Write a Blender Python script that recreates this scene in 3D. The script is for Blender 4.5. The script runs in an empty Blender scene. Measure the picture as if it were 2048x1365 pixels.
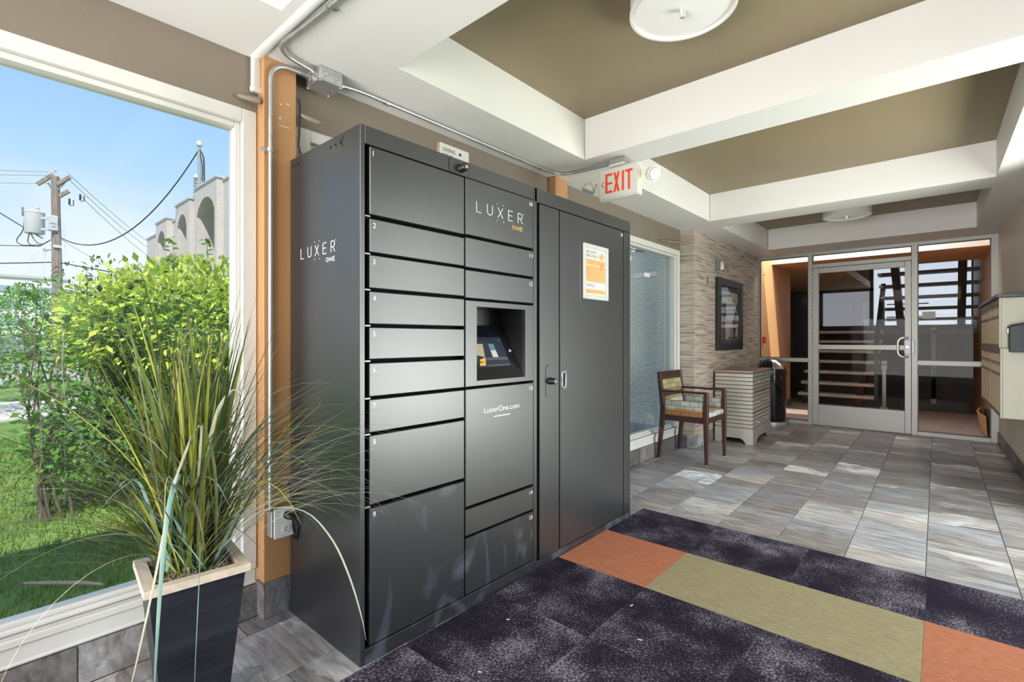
import bpy, bmesh, math, random
import numpy as np
from mathutils import Vector, Matrix

rnd = random.Random(7)
sc = bpy.context.scene
C = sc.collection
PI = math.pi

# ------------------------------------------------------------------ camera
cam_data = bpy.data.cameras.new('camera')
cam_data.sensor_width = 36.0
cam_data.lens = 36.0 * 988.0 / 2048.0
cam_data.shift_y = (682.5 - 679.0) / 2048.0 * -1.0
cam_data.clip_start = 0.05
cam_data.clip_end = 600
cam = bpy.data.objects.new('camera', cam_data)
C.objects.link(cam)
cam.location = (0, 0, 1.16)
cam.rotation_euler = (PI / 2, 0, math.radians(41.56))
sc.camera = cam

# ------------------------------------------------------------------ world, sun, daylight, exposure
world = bpy.data.worlds.new('world')
sc.world = world
world.use_nodes = True
wn = world.node_tree.nodes
wl = world.node_tree.links
wn.clear()
w_out = wn.new('ShaderNodeOutputWorld')
w_bg = wn.new('ShaderNodeBackground')
w_bg.inputs['Strength'].default_value = 1.0
w_tc = wn.new('ShaderNodeTexCoord')
w_sep = wn.new('ShaderNodeSeparateXYZ')
w_ramp = wn.new('ShaderNodeValToRGB')
cr = w_ramp.color_ramp
cr.elements[0].position = 0.0
cr.elements[0].color = (0.95, 0.96, 0.98, 1)
cr.elements[1].position = 1.0
cr.elements[1].color = (0.10, 0.27, 0.72, 1)
for p_, c_ in ((0.12, (0.80, 0.89, 0.99, 1)), (0.26, (0.47, 0.71, 0.97, 1)), (0.50, (0.22, 0.47, 0.93, 1))):
    e_ = cr.elements.new(p_)
    e_.color = c_
w_map = wn.new('ShaderNodeMapping')
w_map.inputs['Scale'].default_value = (3.0, 3.0, 8.0)
w_map.inputs['Location'].default_value = (0.4, 2.3, 0.2)
w_noise = wn.new('ShaderNodeTexNoise')
w_noise.inputs['Scale'].default_value = 1.3
w_noise.inputs['Detail'].default_value = 7
w_noise.inputs['Roughness'].default_value = 0.55
w_cr2 = wn.new('ShaderNodeValToRGB')
w_cr2.color_ramp.elements[0].position = 0.47
w_cr2.color_ramp.elements[0].color = (0, 0, 0, 1)
w_cr2.color_ramp.elements[1].position = 0.62
w_cr2.color_ramp.elements[1].color = (1, 1, 1, 1)
w_cr3 = wn.new('ShaderNodeValToRGB')          # clouds keep near the horizon all the way round
w_cr3.color_ramp.elements[0].position = 0.10
w_cr3.color_ramp.elements[0].color = (0.9, 0.9, 0.9, 1)
w_cr3.color_ramp.elements[1].position = 0.26
w_cr3.color_ramp.elements[1].color = (0.0, 0.0, 0.0, 1)
w_mul = wn.new('ShaderNodeMath')
w_mul.operation = 'MULTIPLY'
w_mix = wn.new('ShaderNodeMixRGB')
w_mix.inputs['Color2'].default_value = (0.93, 0.95, 0.99, 1)
wl.new(w_tc.outputs['Generated'], w_sep.inputs[0])
wl.new(w_sep.outputs['Z'], w_ramp.inputs['Fac'])
wl.new(w_sep.outputs['Z'], w_cr3.inputs['Fac'])
wl.new(w_tc.outputs['Generated'], w_map.inputs['Vector'])
wl.new(w_map.outputs[0], w_noise.inputs['Vector'])
wl.new(w_noise.outputs['Fac'], w_cr2.inputs['Fac'])
wl.new(w_cr2.outputs['Color'], w_mul.inputs[0])
wl.new(w_cr3.outputs['Color'], w_mul.inputs[1])
wl.new(w_mul.outputs[0], w_mix.inputs['Fac'])
wl.new(w_ramp.outputs['Color'], w_mix.inputs['Color1'])
wl.new(w_mix.outputs[0], w_bg.inputs['Color'])
wl.new(w_bg.outputs[0], w_out.inputs[0])

sun_data = bpy.data.lights.new('sun', 'SUN')
sun_data.energy = 6.0
sun_data.angle = math.radians(0.6)
sun_data.color = (1.0, 0.95, 0.86)
sun = bpy.data.objects.new('sun', sun_data)
C.objects.link(sun)
sun.rotation_euler = Vector((-0.55, 0.345, -1.0)).to_track_quat('-Z', 'Y').to_euler()
sun.location = (8, -6, 14)

def area(name, loc, direction, sx, sy, power, color=(1, 1, 1), spread=180):
    d = bpy.data.lights.new(name, 'AREA')
    d.shape = 'RECTANGLE'
    d.size = sx
    d.size_y = sy
    d.energy = power
    d.color = color
    d.spread = math.radians(spread)
    o = bpy.data.objects.new(name, d)
    C.objects.link(o)
    o.location = loc
    o.rotation_euler = Vector(direction).to_track_quat('-Z', 'Z').to_euler()
    return o
# daylight through the glazed entrance behind and to the right of the photographer
area('entrance_daylight', (-0.75, -1.95, 0.95), (0, 1, 0.22), 2.4, 1.6, 85, (1.0, 0.98, 0.96), 110)
area('side_daylight', (1.55, 3.65, 1.50), (-1, 0.12, 0.0), 2.6, 1.8, 105, (0.97, 1.0, 0.97))
# added upward fill outside the side entrance, brightening the beam undersides
area('upward_fill', (1.9, 4.0, 0.02), (-0.80, -0.05, 0.60), 2.6, 2.6, 235, (1.0, 0.99, 0.95))
# unseen overhead fill added behind the photographer to brighten the near lobby
area('overhead_fill', (-0.6, -0.85, 2.32), (0, 0.35, -1), 1.6, 0.9, 48, (1.0, 0.96, 0.9))
# open sky over the slot beyond the glazed partition
area('court_daylight', (-0.85, 8.10, 2.95), (0, -0.25, -1), 2.2, 0.6, 45, (1.0, 0.97, 0.92))

sc.view_settings.view_transform = 'Standard'
sc.view_settings.look = 'None'
sc.view_settings.gamma = 1.0
sc.view_settings.use_curve_mapping = False
sc.view_settings.exposure = 0.15
cy = sc.cycles
cy.use_denoising = True
cy.max_bounces = 10
cy.diffuse_bounces = 5
cy.glossy_bounces = 4
cy.transmission_bounces = 4
cy.transparent_max_bounces = 24
cy.sample_clamp_indirect = 6.0
cy.caustics_reflective = False
cy.caustics_refractive = False

# ------------------------------------------------------------------ helpers
ORG = {}

class MB:
    """collects simple shapes and links them as ONE mesh object"""
    def __init__(self):
        self.v = []
        self.f = []
        self.m = []
    def add(self, vs, fs, m=0):
        n = len(self.v)
        self.v.extend([tuple(p) for p in vs])
        self.f.extend([tuple(i + n for i in f) for f in fs])
        self.m.extend([m] * len(fs))
        return self
    def box(self, x0, x1, y0, y1, z0, z1, m=0):
        vs = [(x0, y0, z0), (x1, y0, z0), (x1, y1, z0), (x0, y1, z0), (x0, y0, z1), (x1, y0, z1), (x1, y1, z1), (x0, y1, z1)]
        fs = [(0, 3, 2, 1), (4, 5, 6, 7), (0, 1, 5, 4), (1, 2, 6, 5), (2, 3, 7, 6), (3, 0, 4, 7)]
        return self.add(vs, fs, m)
    def hexa(self, bottom, top, m=0):
        """bottom and top: four corners each, counter-clockwise from above"""
        fs = [(0, 3, 2, 1), (4, 5, 6, 7), (0, 1, 5, 4), (1, 2, 6, 5), (2, 3, 7, 6), (3, 0, 4, 7)]
        return self.add(list(bottom) + list(top), fs, m)
    def bar(self, a, b, w, h, up=(0, 0, 1), m=0):
        a = Vector(a); b = Vector(b)
        d = (b - a).normalized()
        s = d.cross(Vector(up))
        if s.length < 1e-4:
            s = d.cross(Vector((1, 0, 0)))
        s.normalize()
        u = s.cross(d).normalized()
        s *= w / 2
        u *= h / 2
        vs = [a - s - u, a + s - u, a + s + u, a - s + u, b - s - u, b + s - u, b + s + u, b - s + u]
        fs = [(0, 3, 2, 1), (4, 5, 6, 7), (0, 1, 5, 4), (1, 2, 6, 5), (2, 3, 7, 6), (3, 0, 4, 7)]
        return self.add(vs, fs, m)
    def tube(self, pts, r, seg=8, m=0, caps=True):
        pts = [Vector(p) for p in pts]
        rr = r if isinstance(r, (list, tuple)) else [r] * len(pts)
        vs = []
        prev = None
        for i, p in enumerate(pts):
            t = (pts[min(i + 1, len(pts) - 1)] - pts[max(i - 1, 0)]).normalized()
            if prev is None:
                a = Vector((0, 0, 1)) if abs(t.z) < 0.9 else Vector((1, 0, 0))
                n = t.cross(a).normalized()
            else:
                n = (prev - t * prev.dot(t)).normalized()
            prev = n
            b = t.cross(n)
            for k in range(seg):
                an = 2 * PI * k / seg
                vs.append(p + (n * math.cos(an) + b * math.sin(an)) * rr[i])
        fs = []
        for i in range(len(pts) - 1):
            for k in range(seg):
                k2 = (k + 1) % seg
                fs.append((i * seg + k, i * seg + k2, (i + 1) * seg + k2, (i + 1) * seg + k))
        if caps:
            fs.append(tuple(reversed(range(seg))))
            fs.append(tuple(range((len(pts) - 1) * seg, len(pts) * seg)))
        return self.add(vs, fs, m)
    def lathe(self, prof, c, seg=32, m=0, axis='z'):
        vs = []
        for r, h in prof:
            for k in range(seg):
                a = 2 * PI * k / seg
                if axis == 'z':
                    vs.append((c[0] + r * math.cos(a), c[1] + r * math.sin(a), c[2] + h))
                elif axis == 'x':
                    vs.append((c[0] + h, c[1] + r * math.cos(a), c[2] + r * math.sin(a)))
                else:
                    vs.append((c[0] + r * math.sin(a), c[1] + h, c[2] + r * math.cos(a)))
        fs = []
        for i in range(len(prof) - 1):
            for k in range(seg):
                k2 = (k + 1) % seg
                fs.append((i * seg + k, i * seg + k2, (i + 1) * seg + k2, (i + 1) * seg + k))
        if tuple(prof[0]) == tuple(prof[-1]):
            return self.add(vs, fs, m)
        if prof[0][0] > 1e-6:
            fs.append(tuple(reversed(range(seg))))
        if prof[-1][0] > 1e-6:
            fs.append(tuple(range((len(prof) - 1) * seg, len(prof) * seg)))
        return self.add(vs, fs, m)
    def prism(self, poly, axis, a0, a1, m=0):
        """poly in the two other axes (x: yz, y: xz, z: xy), extruded from a0 to a1"""
        n = len(poly)
        def P(p, a):
            return {'x': (a, p[0], p[1]), 'y': (p[0], a, p[1]), 'z': (p[0], p[1], a)}[axis]
        vs = [P(p, a0) for p in poly] + [P(p, a1) for p in poly]
        fs = [tuple(reversed(range(n))), tuple(range(n, 2 * n))]
        for k in range(n):
            k2 = (k + 1) % n
            fs.append((k, k2, n + k2, n + k))
        return self.add(vs, fs, m)
    def build(self, name, mat, parent=None, smooth=False, bevel=0.0, origin=None, seg=1, sharp=40):
        vs = np.array([tuple(v) for v in self.v], dtype=float)
        if parent is not None:
            o = ORG[parent.name]
        elif origin is not None:
            o = Vector(origin)
        else:
            mn = vs.min(0); mx = vs.max(0)
            o = Vector(((mn[0] + mx[0]) / 2, (mn[1] + mx[1]) / 2, mn[2]))
        me = bpy.data.meshes.new(name)
        me.from_pydata([(v[0] - o.x, v[1] - o.y, v[2] - o.z) for v in vs], [], self.f)
        mats = mat if isinstance(mat, (list, tuple)) else [mat]
        for mm in mats:
            me.materials.append(mm)
        if len(mats) > 1:
            me.polygons.foreach_set('material_index', self.m)
        bm = bmesh.new()
        bm.from_mesh(me)
        bmesh.ops.recalc_face_normals(bm, faces=bm.faces)
        if bevel > 0:
            es = [e for e in bm.edges if len(e.link_faces) == 2 and e.calc_face_angle(0) > 0.5]
            bmesh.ops.bevel(bm, geom=es, offset=bevel, segments=seg, affect='EDGES', profile=0.5, clamp_overlap=True)
        bm.to_mesh(me)
        bm.free()
        if smooth:
            me.shade_smooth()
            me.set_sharp_from_angle(angle=math.radians(sharp))
        me.update()
        ob = bpy.data.objects.new(name, me)
        C.objects.link(ob)
        if parent is not None:
            ob.parent = parent
            ORG[ob.name] = ORG[parent.name]
        else:
            ob.location = o
            ORG[ob.name] = o
        return ob

def empty(name, loc):
    o = bpy.data.objects.new(name, None)
    o.empty_display_size = 0.1
    C.objects.link(o)
    o.location = loc
    ORG[o.name] = Vector(loc)
    return o
def tag(o, label=None, cat=None, group=None, kind=None):
    if label: o['label'] = label
    if cat: o['category'] = cat
    if group: o['group'] = group
    if kind: o['kind'] = kind
    return o
def struct(o, label, cat):
    return tag(o, label, cat, None, 'structure')
def box(name, mat, parent, *b, bevel=0.0):
    return MB().box(*b).build(name, mat, parent, bevel=bevel)

def mesh_from(name, V, F, mats, parent=None, mi=None, origin=(0, 0, 0), smooth=False):
    """fast path for many small faces (all the same vertex count)"""
    o = ORG[parent.name] if parent is not None else Vector(origin)
    V = np.asarray(V, dtype=np.float32) - np.array(o, dtype=np.float32)
    F = np.asarray(F, dtype=np.int32)
    me = bpy.data.meshes.new(name)
    me.vertices.add(len(V))
    me.vertices.foreach_set('co', V.ravel())
    k = F.shape[1]
    me.loops.add(F.size)
    me.loops.foreach_set('vertex_index', F.ravel())
    me.polygons.add(len(F))
    me.polygons.foreach_set('loop_start', np.arange(0, F.size, k, dtype=np.int32))
    me.polygons.foreach_set('loop_total', np.full(len(F), k, dtype=np.int32))
    for mm in (mats if isinstance(mats, (list, tuple)) else [mats]):
        me.materials.append(mm)
    if mi is not None:
        me.polygons.foreach_set('material_index', np.asarray(mi, dtype=np.int32))
    me.update(calc_edges=True)
    if smooth:
        me.shade_smooth()
    ob = bpy.data.objects.new(name, me)
    C.objects.link(ob)
    if parent is not None:
        ob.parent = parent
        ORG[ob.name] = ORG[parent.name]
    else:
        ob.location = o
        ORG[ob.name] = o
    return ob

_dg = None
def text(s, name, mat, parent, org, xdir, ydir, width=None, height=None, depth=0.0006, align='L', spacing=1.0):
    """flat print set on a plane: org is the lower-left (or centre-bottom) corner"""
    cu = bpy.data.curves.new(name, 'FONT')
    cu.body = s
    cu.extrude = 0.0
    cu.resolution_u = 3
    cu.space_character = spacing
    tmp = bpy.data.objects.new('tmp_text', cu)
    C.objects.link(tmp)
    dg = bpy.context.evaluated_depsgraph_get()
    me0 = bpy.data.meshes.new_from_object(tmp.evaluated_get(dg))
    V = np.array([v.co[:] for v in me0.vertices])
    Fs = [tuple(p.vertices) for p in me0.polygons]
    bpy.data.objects.remove(tmp)
    bpy.data.curves.remove(cu)
    bpy.data.meshes.remove(me0)
    mn = V.min(0); mx = V.max(0)
    sx = sy = None
    if width: sx = width / (mx[0] - mn[0])
    if height: sy = height / (mx[1] - mn[1])
    sx = sx or sy
    sy = sy or sx
    xd = Vector(xdir).normalized(); yd = Vector(ydir).normalized(); nd = xd.cross(yd)
    off = (mx[0] - mn[0]) * sx / 2 if align == 'C' else 0
    mb = MB()
    vs = [Vector(org) + xd * ((p[0] - mn[0]) * sx - off) + yd * ((p[1] - mn[1]) * sy) + nd * depth for p in V]
    mb.add(vs, Fs)
    return mb.build(name, mat, parent)

def plate(mb, org, xd, yd, x0, x1, y0, y1, t=0.001, m=0):
    """thin raised rectangle on a plane"""
    o = Vector(org); xd = Vector(xd); yd = Vector(yd); n = xd.cross(yd)
    c = [o + xd * x0 + yd * y0, o + xd * x1 + yd * y0, o + xd * x1 + yd * y1, o + xd * x0 + yd * y1]
    return mb.hexa(c, [p + n * t for p in c], m)

def bend(pts, n=8, rad=0.06):
    """polyline with rounded corners"""
    pts = [Vector(p) for p in pts]
    out = [pts[0]]
    for i in range(1, len(pts) - 1):
        a, b, c = pts[i - 1], pts[i], pts[i + 1]
        r = min(rad, (a - b).length * 0.49, (c - b).length * 0.49)
        p0 = b + (a - b).normalized() * r
        p1 = b + (c - b).normalized() * r
        for k in range(n + 1):
            t = k / n
            out.append(p0 * (1 - t) ** 2 + b * 2 * t * (1 - t) + p1 * t ** 2)
    out.append(pts[-1])
    return out
def catenary(a, b, sag, n=16):
    a = Vector(a); b = Vector(b)
    return [a.lerp(b, i / n) - Vector((0, 0, sag * 4 * (i / n) * (1 - i / n))) for i in range(n + 1)]
# ------------------------------------------------------------------ materials
def nodes(name):
    m = bpy.data.materials.new(name)
    m.use_nodes = True
    nt = m.node_tree
    b = nt.nodes['Principled BSDF']
    return m, nt, b
def mat(name, col, rough=0.6, metal=0.0, var=0.0, scale=8.0, bump=0.0, bscale=60.0, spec=0.5, stretch=None, coat=0.0):
    m, nt, b = nodes(name)
    N, L = nt.nodes, nt.links
    b.inputs['Base Color'].default_value = (*col, 1)
    b.inputs['Roughness'].default_value = rough
    b.inputs['Metallic'].default_value = metal
    b.inputs['Specular IOR Level'].default_value = spec
    b.inputs['Coat Weight'].default_value = coat
    tc = N.new('ShaderNodeTexCoord')
    src = tc.outputs['Object']
    if stretch:
        mp = N.new('ShaderNodeMapping')
        mp.inputs['Scale'].default_value = stretch
        L.new(src, mp.inputs['Vector'])
        src = mp.outputs[0]
    if var > 0:
        nz = N.new('ShaderNodeTexNoise')
        nz.inputs['Scale'].default_value = scale
        nz.inputs['Detail'].default_value = 5
        mr = N.new('ShaderNodeMapRange')
        mr.inputs['From Min'].default_value = 0.3
        mr.inputs['From Max'].default_value = 0.7
        mr.inputs['To Min'].default_value = 1 - var
        mr.inputs['To Max'].default_value = 1 + var
        mx = N.new('ShaderNodeMixRGB')
        mx.blend_type = 'MULTIPLY'
        mx.inputs['Fac'].default_value = 1
        mx.inputs['Color1'].default_value = (*col, 1)
        L.new(src, nz.inputs['Vector'])
        L.new(nz.outputs['Fac'], mr.inputs['Value'])
        L.new(mr.outputs[0], mx.inputs['Color2'])
        L.new(mx.outputs[0], b.inputs['Base Color'])
    if bump > 0:
        nb = N.new('ShaderNodeTexNoise')
        nb.inputs['Scale'].default_value = bscale
        nb.inputs['Detail'].default_value = 3
        bp = N.new('ShaderNodeBump')
        bp.inputs['Strength'].default_value = bump
        bp.inputs['Distance'].default_value = 0.01
        L.new(src, nb.inputs['Vector'])
        L.new(nb.outputs['Fac'], bp.inputs['Height'])
        L.new(bp.outputs[0], b.inputs['Normal'])
    return m

M = {}
M['white_paint'] = mat('white_paint', (0.74, 0.722, 0.705), 0.55, var=0.02, scale=2, bump=0.03, bscale=90)
M['ceiling_brown'] = mat('ceiling_brown', (0.25, 0.195, 0.118), 0.5, var=0.04, scale=1.5, bump=0.03, bscale=90)
M['band_brown'] = mat('band_brown', (0.185, 0.150, 0.118), 0.55, var=0.05, scale=2, bump=0.05, bscale=60)
M['frame_white'] = mat('frame_white', (0.60, 0.59, 0.565), 0.4, var=0.03, scale=6)
M['beige_trim'] = mat('beige_trim', (0.52, 0.43, 0.33), 0.55, var=0.03)
M['post_orange'] = mat('post_orange', (0.43, 0.225, 0.10), 0.5, var=0.06, scale=5, bump=0.06, bscale=40, stretch=(3, 3, .6))
M['wall_orange'] = mat('wall_orange', (0.66, 0.37, 0.175), 0.6, var=0.05, scale=1.5, bump=0.05)
M['wall_beige'] = mat('wall_beige', (0.66, 0.60, 0.52), 0.5, var=0.02, scale=2, bump=0.03, bscale=80)
M['locker'] = mat('locker', (0.0125, 0.013, 0.0155), 0.37, var=0.10, scale=3, spec=0.85)
for _k in ('locker',):
    _b = M[_k].node_tree.nodes['Principled BSDF']
    _b.inputs['Coat Weight'].default_value = 0.30
    _b.inputs['Coat IOR'].default_value = 1.7
    _b.inputs['Coat Roughness'].default_value = 0.30
M['locker_dark'] = mat('locker_dark', (0.004, 0.004, 0.006), 0.7, spec=0.2)
M['lock_black'] = mat('lock_black', (0.01, 0.01, 0.011), 0.35)
M['print_white'] = mat('print_white', (0.86, 0.86, 0.86), 0.6)
M['print_gold'] = mat('print_gold', (0.80, 0.45, 0.09), 0.6)
M['print_black'] = mat('print_black', (0.02, 0.02, 0.02), 0.6)
M['print_grey'] = mat('print_grey', (0.25, 0.27, 0.29), 0.6)
M['print_orange'] = mat('print_orange', (0.62, 0.33, 0.12), 0.6)
M['print_red'] = mat('print_red', (0.72, 0.08, 0.06), 0.6)
M['exit_red'] = mat('exit_red', (0.78, 0.06, 0.015), 0.45, var=0.1, scale=30)
M['paper'] = mat('paper', (0.62, 0.61, 0.59), 0.7)
M['silver'] = mat('silver', (0.72, 0.72, 0.70), 0.35, 0.6)
M['galv'] = mat('galv', (0.46, 0.465, 0.46), 0.4, 0.8, var=0.12, scale=20)
M['aluminium'] = mat('aluminium', (0.36, 0.355, 0.335), 0.42, 0.35, var=0.03, scale=3)
M['chrome'] = mat('chrome', (0.72, 0.71, 0.69), 0.22, 0.9)
M['steel_grey'] = mat('steel_grey', (0.25, 0.26, 0.28), 0.4, 0.6)
M['diffuser_dull'] = mat('diffuser_dull', (0.36, 0.36, 0.34), 0.3)
M['black_gloss'] = mat('black_gloss', (0.006, 0.007, 0.010), 0.12, coat=0.3)
M['black_plastic'] = mat('black_plastic', (0.012, 0.012, 0.014), 0.4)
M['navy_box'] = mat('navy_box', (0.010, 0.016, 0.030), 0.45)
M['rubber_white'] = mat('rubber_white', (0.7, 0.7, 0.68), 0.6)
M['exit_white'] = mat('exit_white', (0.62, 0.61, 0.57), 0.4)
M['cream_plastic'] = mat('cream_plastic', (0.76, 0.72, 0.62), 0.4)
M['outlet_white'] = mat('outlet_white', (0.80, 0.80, 0.79), 0.4)
M['shade_white'] = mat('shade_white', (0.70, 0.69, 0.665), 0.7)
M['diffuser'] = mat('diffuser', (0.72, 0.71, 0.69), 0.5)
M['diffuser'].node_tree.nodes['Principled BSDF'].inputs['Emission Color'].default_value = (1.0, 0.95, 0.88, 1)
M['diffuser'].node_tree.nodes['Principled BSDF'].inputs['Emission Strength'].default_value = 0.10
M['dark_wood'] = mat('dark_wood', (0.040, 0.014, 0.011), 0.32, var=0.25, scale=6, stretch=(8, 8, 1))
M['dresser'] = mat('dresser', (0.50, 0.47, 0.42), 0.38, 0.55, var=0.05, scale=5)
M['dresser_top'] = mat('dresser_top', (0.38, 0.30, 0.24), 0.35, 0.4, var=0.08, scale=4)
M['dresser_gap'] = mat('dresser_gap', (0.13, 0.12, 0.11), 0.7)
M['mail_cream'] = mat('mail_cream', (0.82, 0.66, 0.47), 0.45, 0.0, var=0.03)
M['mail_white'] = mat('mail_white', (0.66, 0.66, 0.56), 0.5, var=0.03)
M['mail_trim'] = mat('mail_trim', (0.33, 0.26, 0.22), 0.45, 0.4)
M['slab_black'] = mat('slab_black', (0.014, 0.014, 0.016), 0.3)
M['concrete'] = mat('concrete', (0.36, 0.29, 0.26), 0.55, var=0.12, scale=4, bump=0.06)
M['tread'] = mat('tread', (0.72, 0.63, 0.57), 0.6, var=0.1, scale=6, bump=0.08)
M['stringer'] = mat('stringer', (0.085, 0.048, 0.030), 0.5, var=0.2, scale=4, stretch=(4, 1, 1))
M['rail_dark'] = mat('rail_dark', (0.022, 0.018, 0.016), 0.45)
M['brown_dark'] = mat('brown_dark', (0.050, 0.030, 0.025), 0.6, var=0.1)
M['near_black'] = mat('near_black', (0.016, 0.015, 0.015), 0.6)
M['pink_panel'] = mat('pink_panel', (0.62, 0.32, 0.26), 0.7)
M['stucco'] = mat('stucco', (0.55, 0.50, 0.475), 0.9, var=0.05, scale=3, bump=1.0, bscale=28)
M['stucco_brightened'] = mat('stucco_brightened', (0.92, 0.85, 0.77), 0.9, var=0.08, scale=30, bump=1.0, bscale=38)  # same stucco, colour lightened to offset the shade on this wall
M['stucco_brightened'].node_tree.nodes['Bump'].inputs['Distance'].default_value = 0.03
M['stucco_dark'] = mat('stucco_dark', (0.42, 0.38, 0.36), 0.9, var=0.05, bump=0.3, bscale=60)  # stucco darkened: shade inside the arch recesses put into the colour
M['coping'] = mat('coping', (0.50, 0.49, 0.48), 0.6)
M['dark_glass'] = mat('dark_glass', (0.05, 0.06, 0.07), 0.1)
M['wood_pole'] = mat('wood_pole', (0.24, 0.19, 0.16), 0.85, var=0.35, scale=3, stretch=(6, 6, .8), bump=0.3, bscale=10)
M['transformer'] = mat('transformer', (0.52, 0.53, 0.53), 0.5)
M['cable'] = mat('cable', (0.035, 0.04, 0.045), 0.6)
M['wire_thin'] = mat('wire_thin', (0.20, 0.22, 0.25), 0.6)
M['bark'] = mat('bark', (0.16, 0.12, 0.09), 0.9, var=0.3, scale=10)
M['twig'] = mat('twig', (0.34, 0.27, 0.22), 0.9, var=0.3)
M['soil'] = mat('soil', (0.10, 0.085, 0.06), 0.95, var=0.4, scale=6, bump=0.5, bscale=20)
M['road'] = mat('road', (0.34, 0.32, 0.31), 0.9, var=0.08)
M['sidewalk'] = mat('sidewalk', (0.50, 0.47, 0.43), 0.9, var=0.08)
M['bldg_white'] = mat('bldg_white', (0.72, 0.72, 0.73), 0.8)
M['bldg_tan'] = mat('bldg_tan', (0.55, 0.48, 0.41), 0.85)
M['bldg_glass'] = mat('bldg_glass', (0.30, 0.38, 0.46), 0.2)
M['car_blue'] = mat('car_blue', (0.30, 0.36, 0.40), 0.3, 0.3)
M['car_glass'] = mat('car_glass', (0.05, 0.07, 0.08), 0.1)
M['tyre'] = mat('tyre', (0.015, 0.015, 0.015), 0.8)
M['planter_black'] = mat('planter_black', (0.014, 0.015, 0.022), 0.42, var=0.45, scale=3.0, stretch=(1.2, 1.2, 9), bump=0.08, bscale=30)
M['rim_wood'] = mat('rim_wood', (0.50, 0.42, 0.34), 0.7, var=0.12, scale=10, stretch=(1, 5, 5))
M['moss'] = mat('moss', (0.12, 0.10, 0.065), 0.95, var=0.4, scale=40)
M['peg'] = mat('peg', (0.25, 0.19, 0.13), 0.6, var=0.15)
M['art_a'] = mat('art_a', (0.55, 0.52, 0.50), 0.5, var=0.1)
M['art_dark'] = mat('art_dark', (0.07, 0.055, 0.05), 0.5, var=0.2)
M['art_red'] = mat('art_red', (0.30, 0.055, 0.05), 0.5, var=0.2)
M['art_tan'] = mat('art_tan', (0.48, 0.30, 0.20), 0.5, var=0.15)
M['art_mat'] = mat('art_mat', (0.10, 0.105, 0.105), 0.45)
M['screen_blue'] = mat('screen_blue', (0.03, 0.035, 0.06), 0.15)
M['screen_teal'] = mat('screen_teal', (0.10, 0.25, 0.28), 0.2)
M['screen_tan'] = mat('screen_tan', (0.50, 0.42, 0.28), 0.3)
M['snap_frame'] = mat('snap_frame', (0.52, 0.52, 0.495), 0.35)
M['stick'] = mat('stick', (0.40, 0.33, 0.25), 0.9)

def leaf_mat(name, a, b_, rough=0.5, trans=0.35):
    m, nt, b = nodes(name)
    N, L = nt.nodes, nt.links
    tc = N.new('ShaderNodeTexCoord')
    nz = N.new('ShaderNodeTexNoise')
    nz.inputs['Scale'].default_value = 5.0
    nz.inputs['Detail'].default_value = 2
    cr_ = N.new('ShaderNodeValToRGB')
    cr_.color_ramp.elements[0].position = 0.35
    cr_.color_ramp.elements[0].color = (*a, 1)
    cr_.color_ramp.elements[1].position = 0.65
    cr_.color_ramp.elements[1].color = (*b_, 1)
    L.new(tc.outputs['Object'], nz.inputs['Vector'])
    L.new(nz.outputs['Fac'], cr_.inputs['Fac'])
    L.new(cr_.outputs[0], b.inputs['Base Color'])
    b.inputs['Roughness'].default_value = rough
    b.inputs['Specular IOR Level'].default_value = 0.3
    if trans > 0:
        tr = N.new('ShaderNodeBsdfTranslucent')
        mx = N.new('ShaderNodeMixShader')
        mx.inputs['Fac'].default_value = trans
        L.new(cr_.outputs[0], tr.inputs['Color'])
        L.new(b.outputs[0], mx.inputs[1])
        L.new(tr.outputs[0], mx.inputs[2])
        L.new(mx.outputs[0], N['Material Output'].inputs['Surface'])
    return m
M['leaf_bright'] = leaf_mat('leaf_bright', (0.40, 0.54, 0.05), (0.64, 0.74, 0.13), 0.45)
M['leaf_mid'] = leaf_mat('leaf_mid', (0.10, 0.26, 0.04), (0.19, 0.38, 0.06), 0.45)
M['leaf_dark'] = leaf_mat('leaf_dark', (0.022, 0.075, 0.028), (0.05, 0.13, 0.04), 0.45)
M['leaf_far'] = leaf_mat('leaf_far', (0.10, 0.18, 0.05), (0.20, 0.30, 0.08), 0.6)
M['grass'] = leaf_mat('grass', (0.13, 0.25, 0.045), (0.27, 0.37, 0.08), 0.6, 0.3)
M['lawn_soil'] = mat('lawn_soil', (0.12, 0.21, 0.045), 0.95, var=0.5, scale=1.2, bump=0.4, bscale=30)
M['blade_olive'] = leaf_mat('blade_olive', (0.12, 0.14, 0.02), (0.26, 0.27, 0.042), 0.4, 0.25)
M['blade_green'] = leaf_mat('blade_green', (0.035, 0.065, 0.016), (0.085, 0.12, 0.024), 0.4, 0.25)
M['blade_yellow'] = leaf_mat('blade_yellow', (0.32, 0.33, 0.05), (0.46, 0.45, 0.095), 0.4, 0.25)
M['blade_teal'] = leaf_mat('blade_teal', (0.13, 0.25, 0.22), (0.24, 0.36, 0.31), 0.4, 0.15)
M['blade_pale'] = leaf_mat('blade_pale', (0.42, 0.45, 0.34), (0.55, 0.55, 0.40), 0.45, 0.15)
M['blade_wisp'] = leaf_mat('blade_wisp', (0.10, 0.11, 0.055), (0.20, 0.20, 0.09), 0.45, 0.15)

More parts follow.
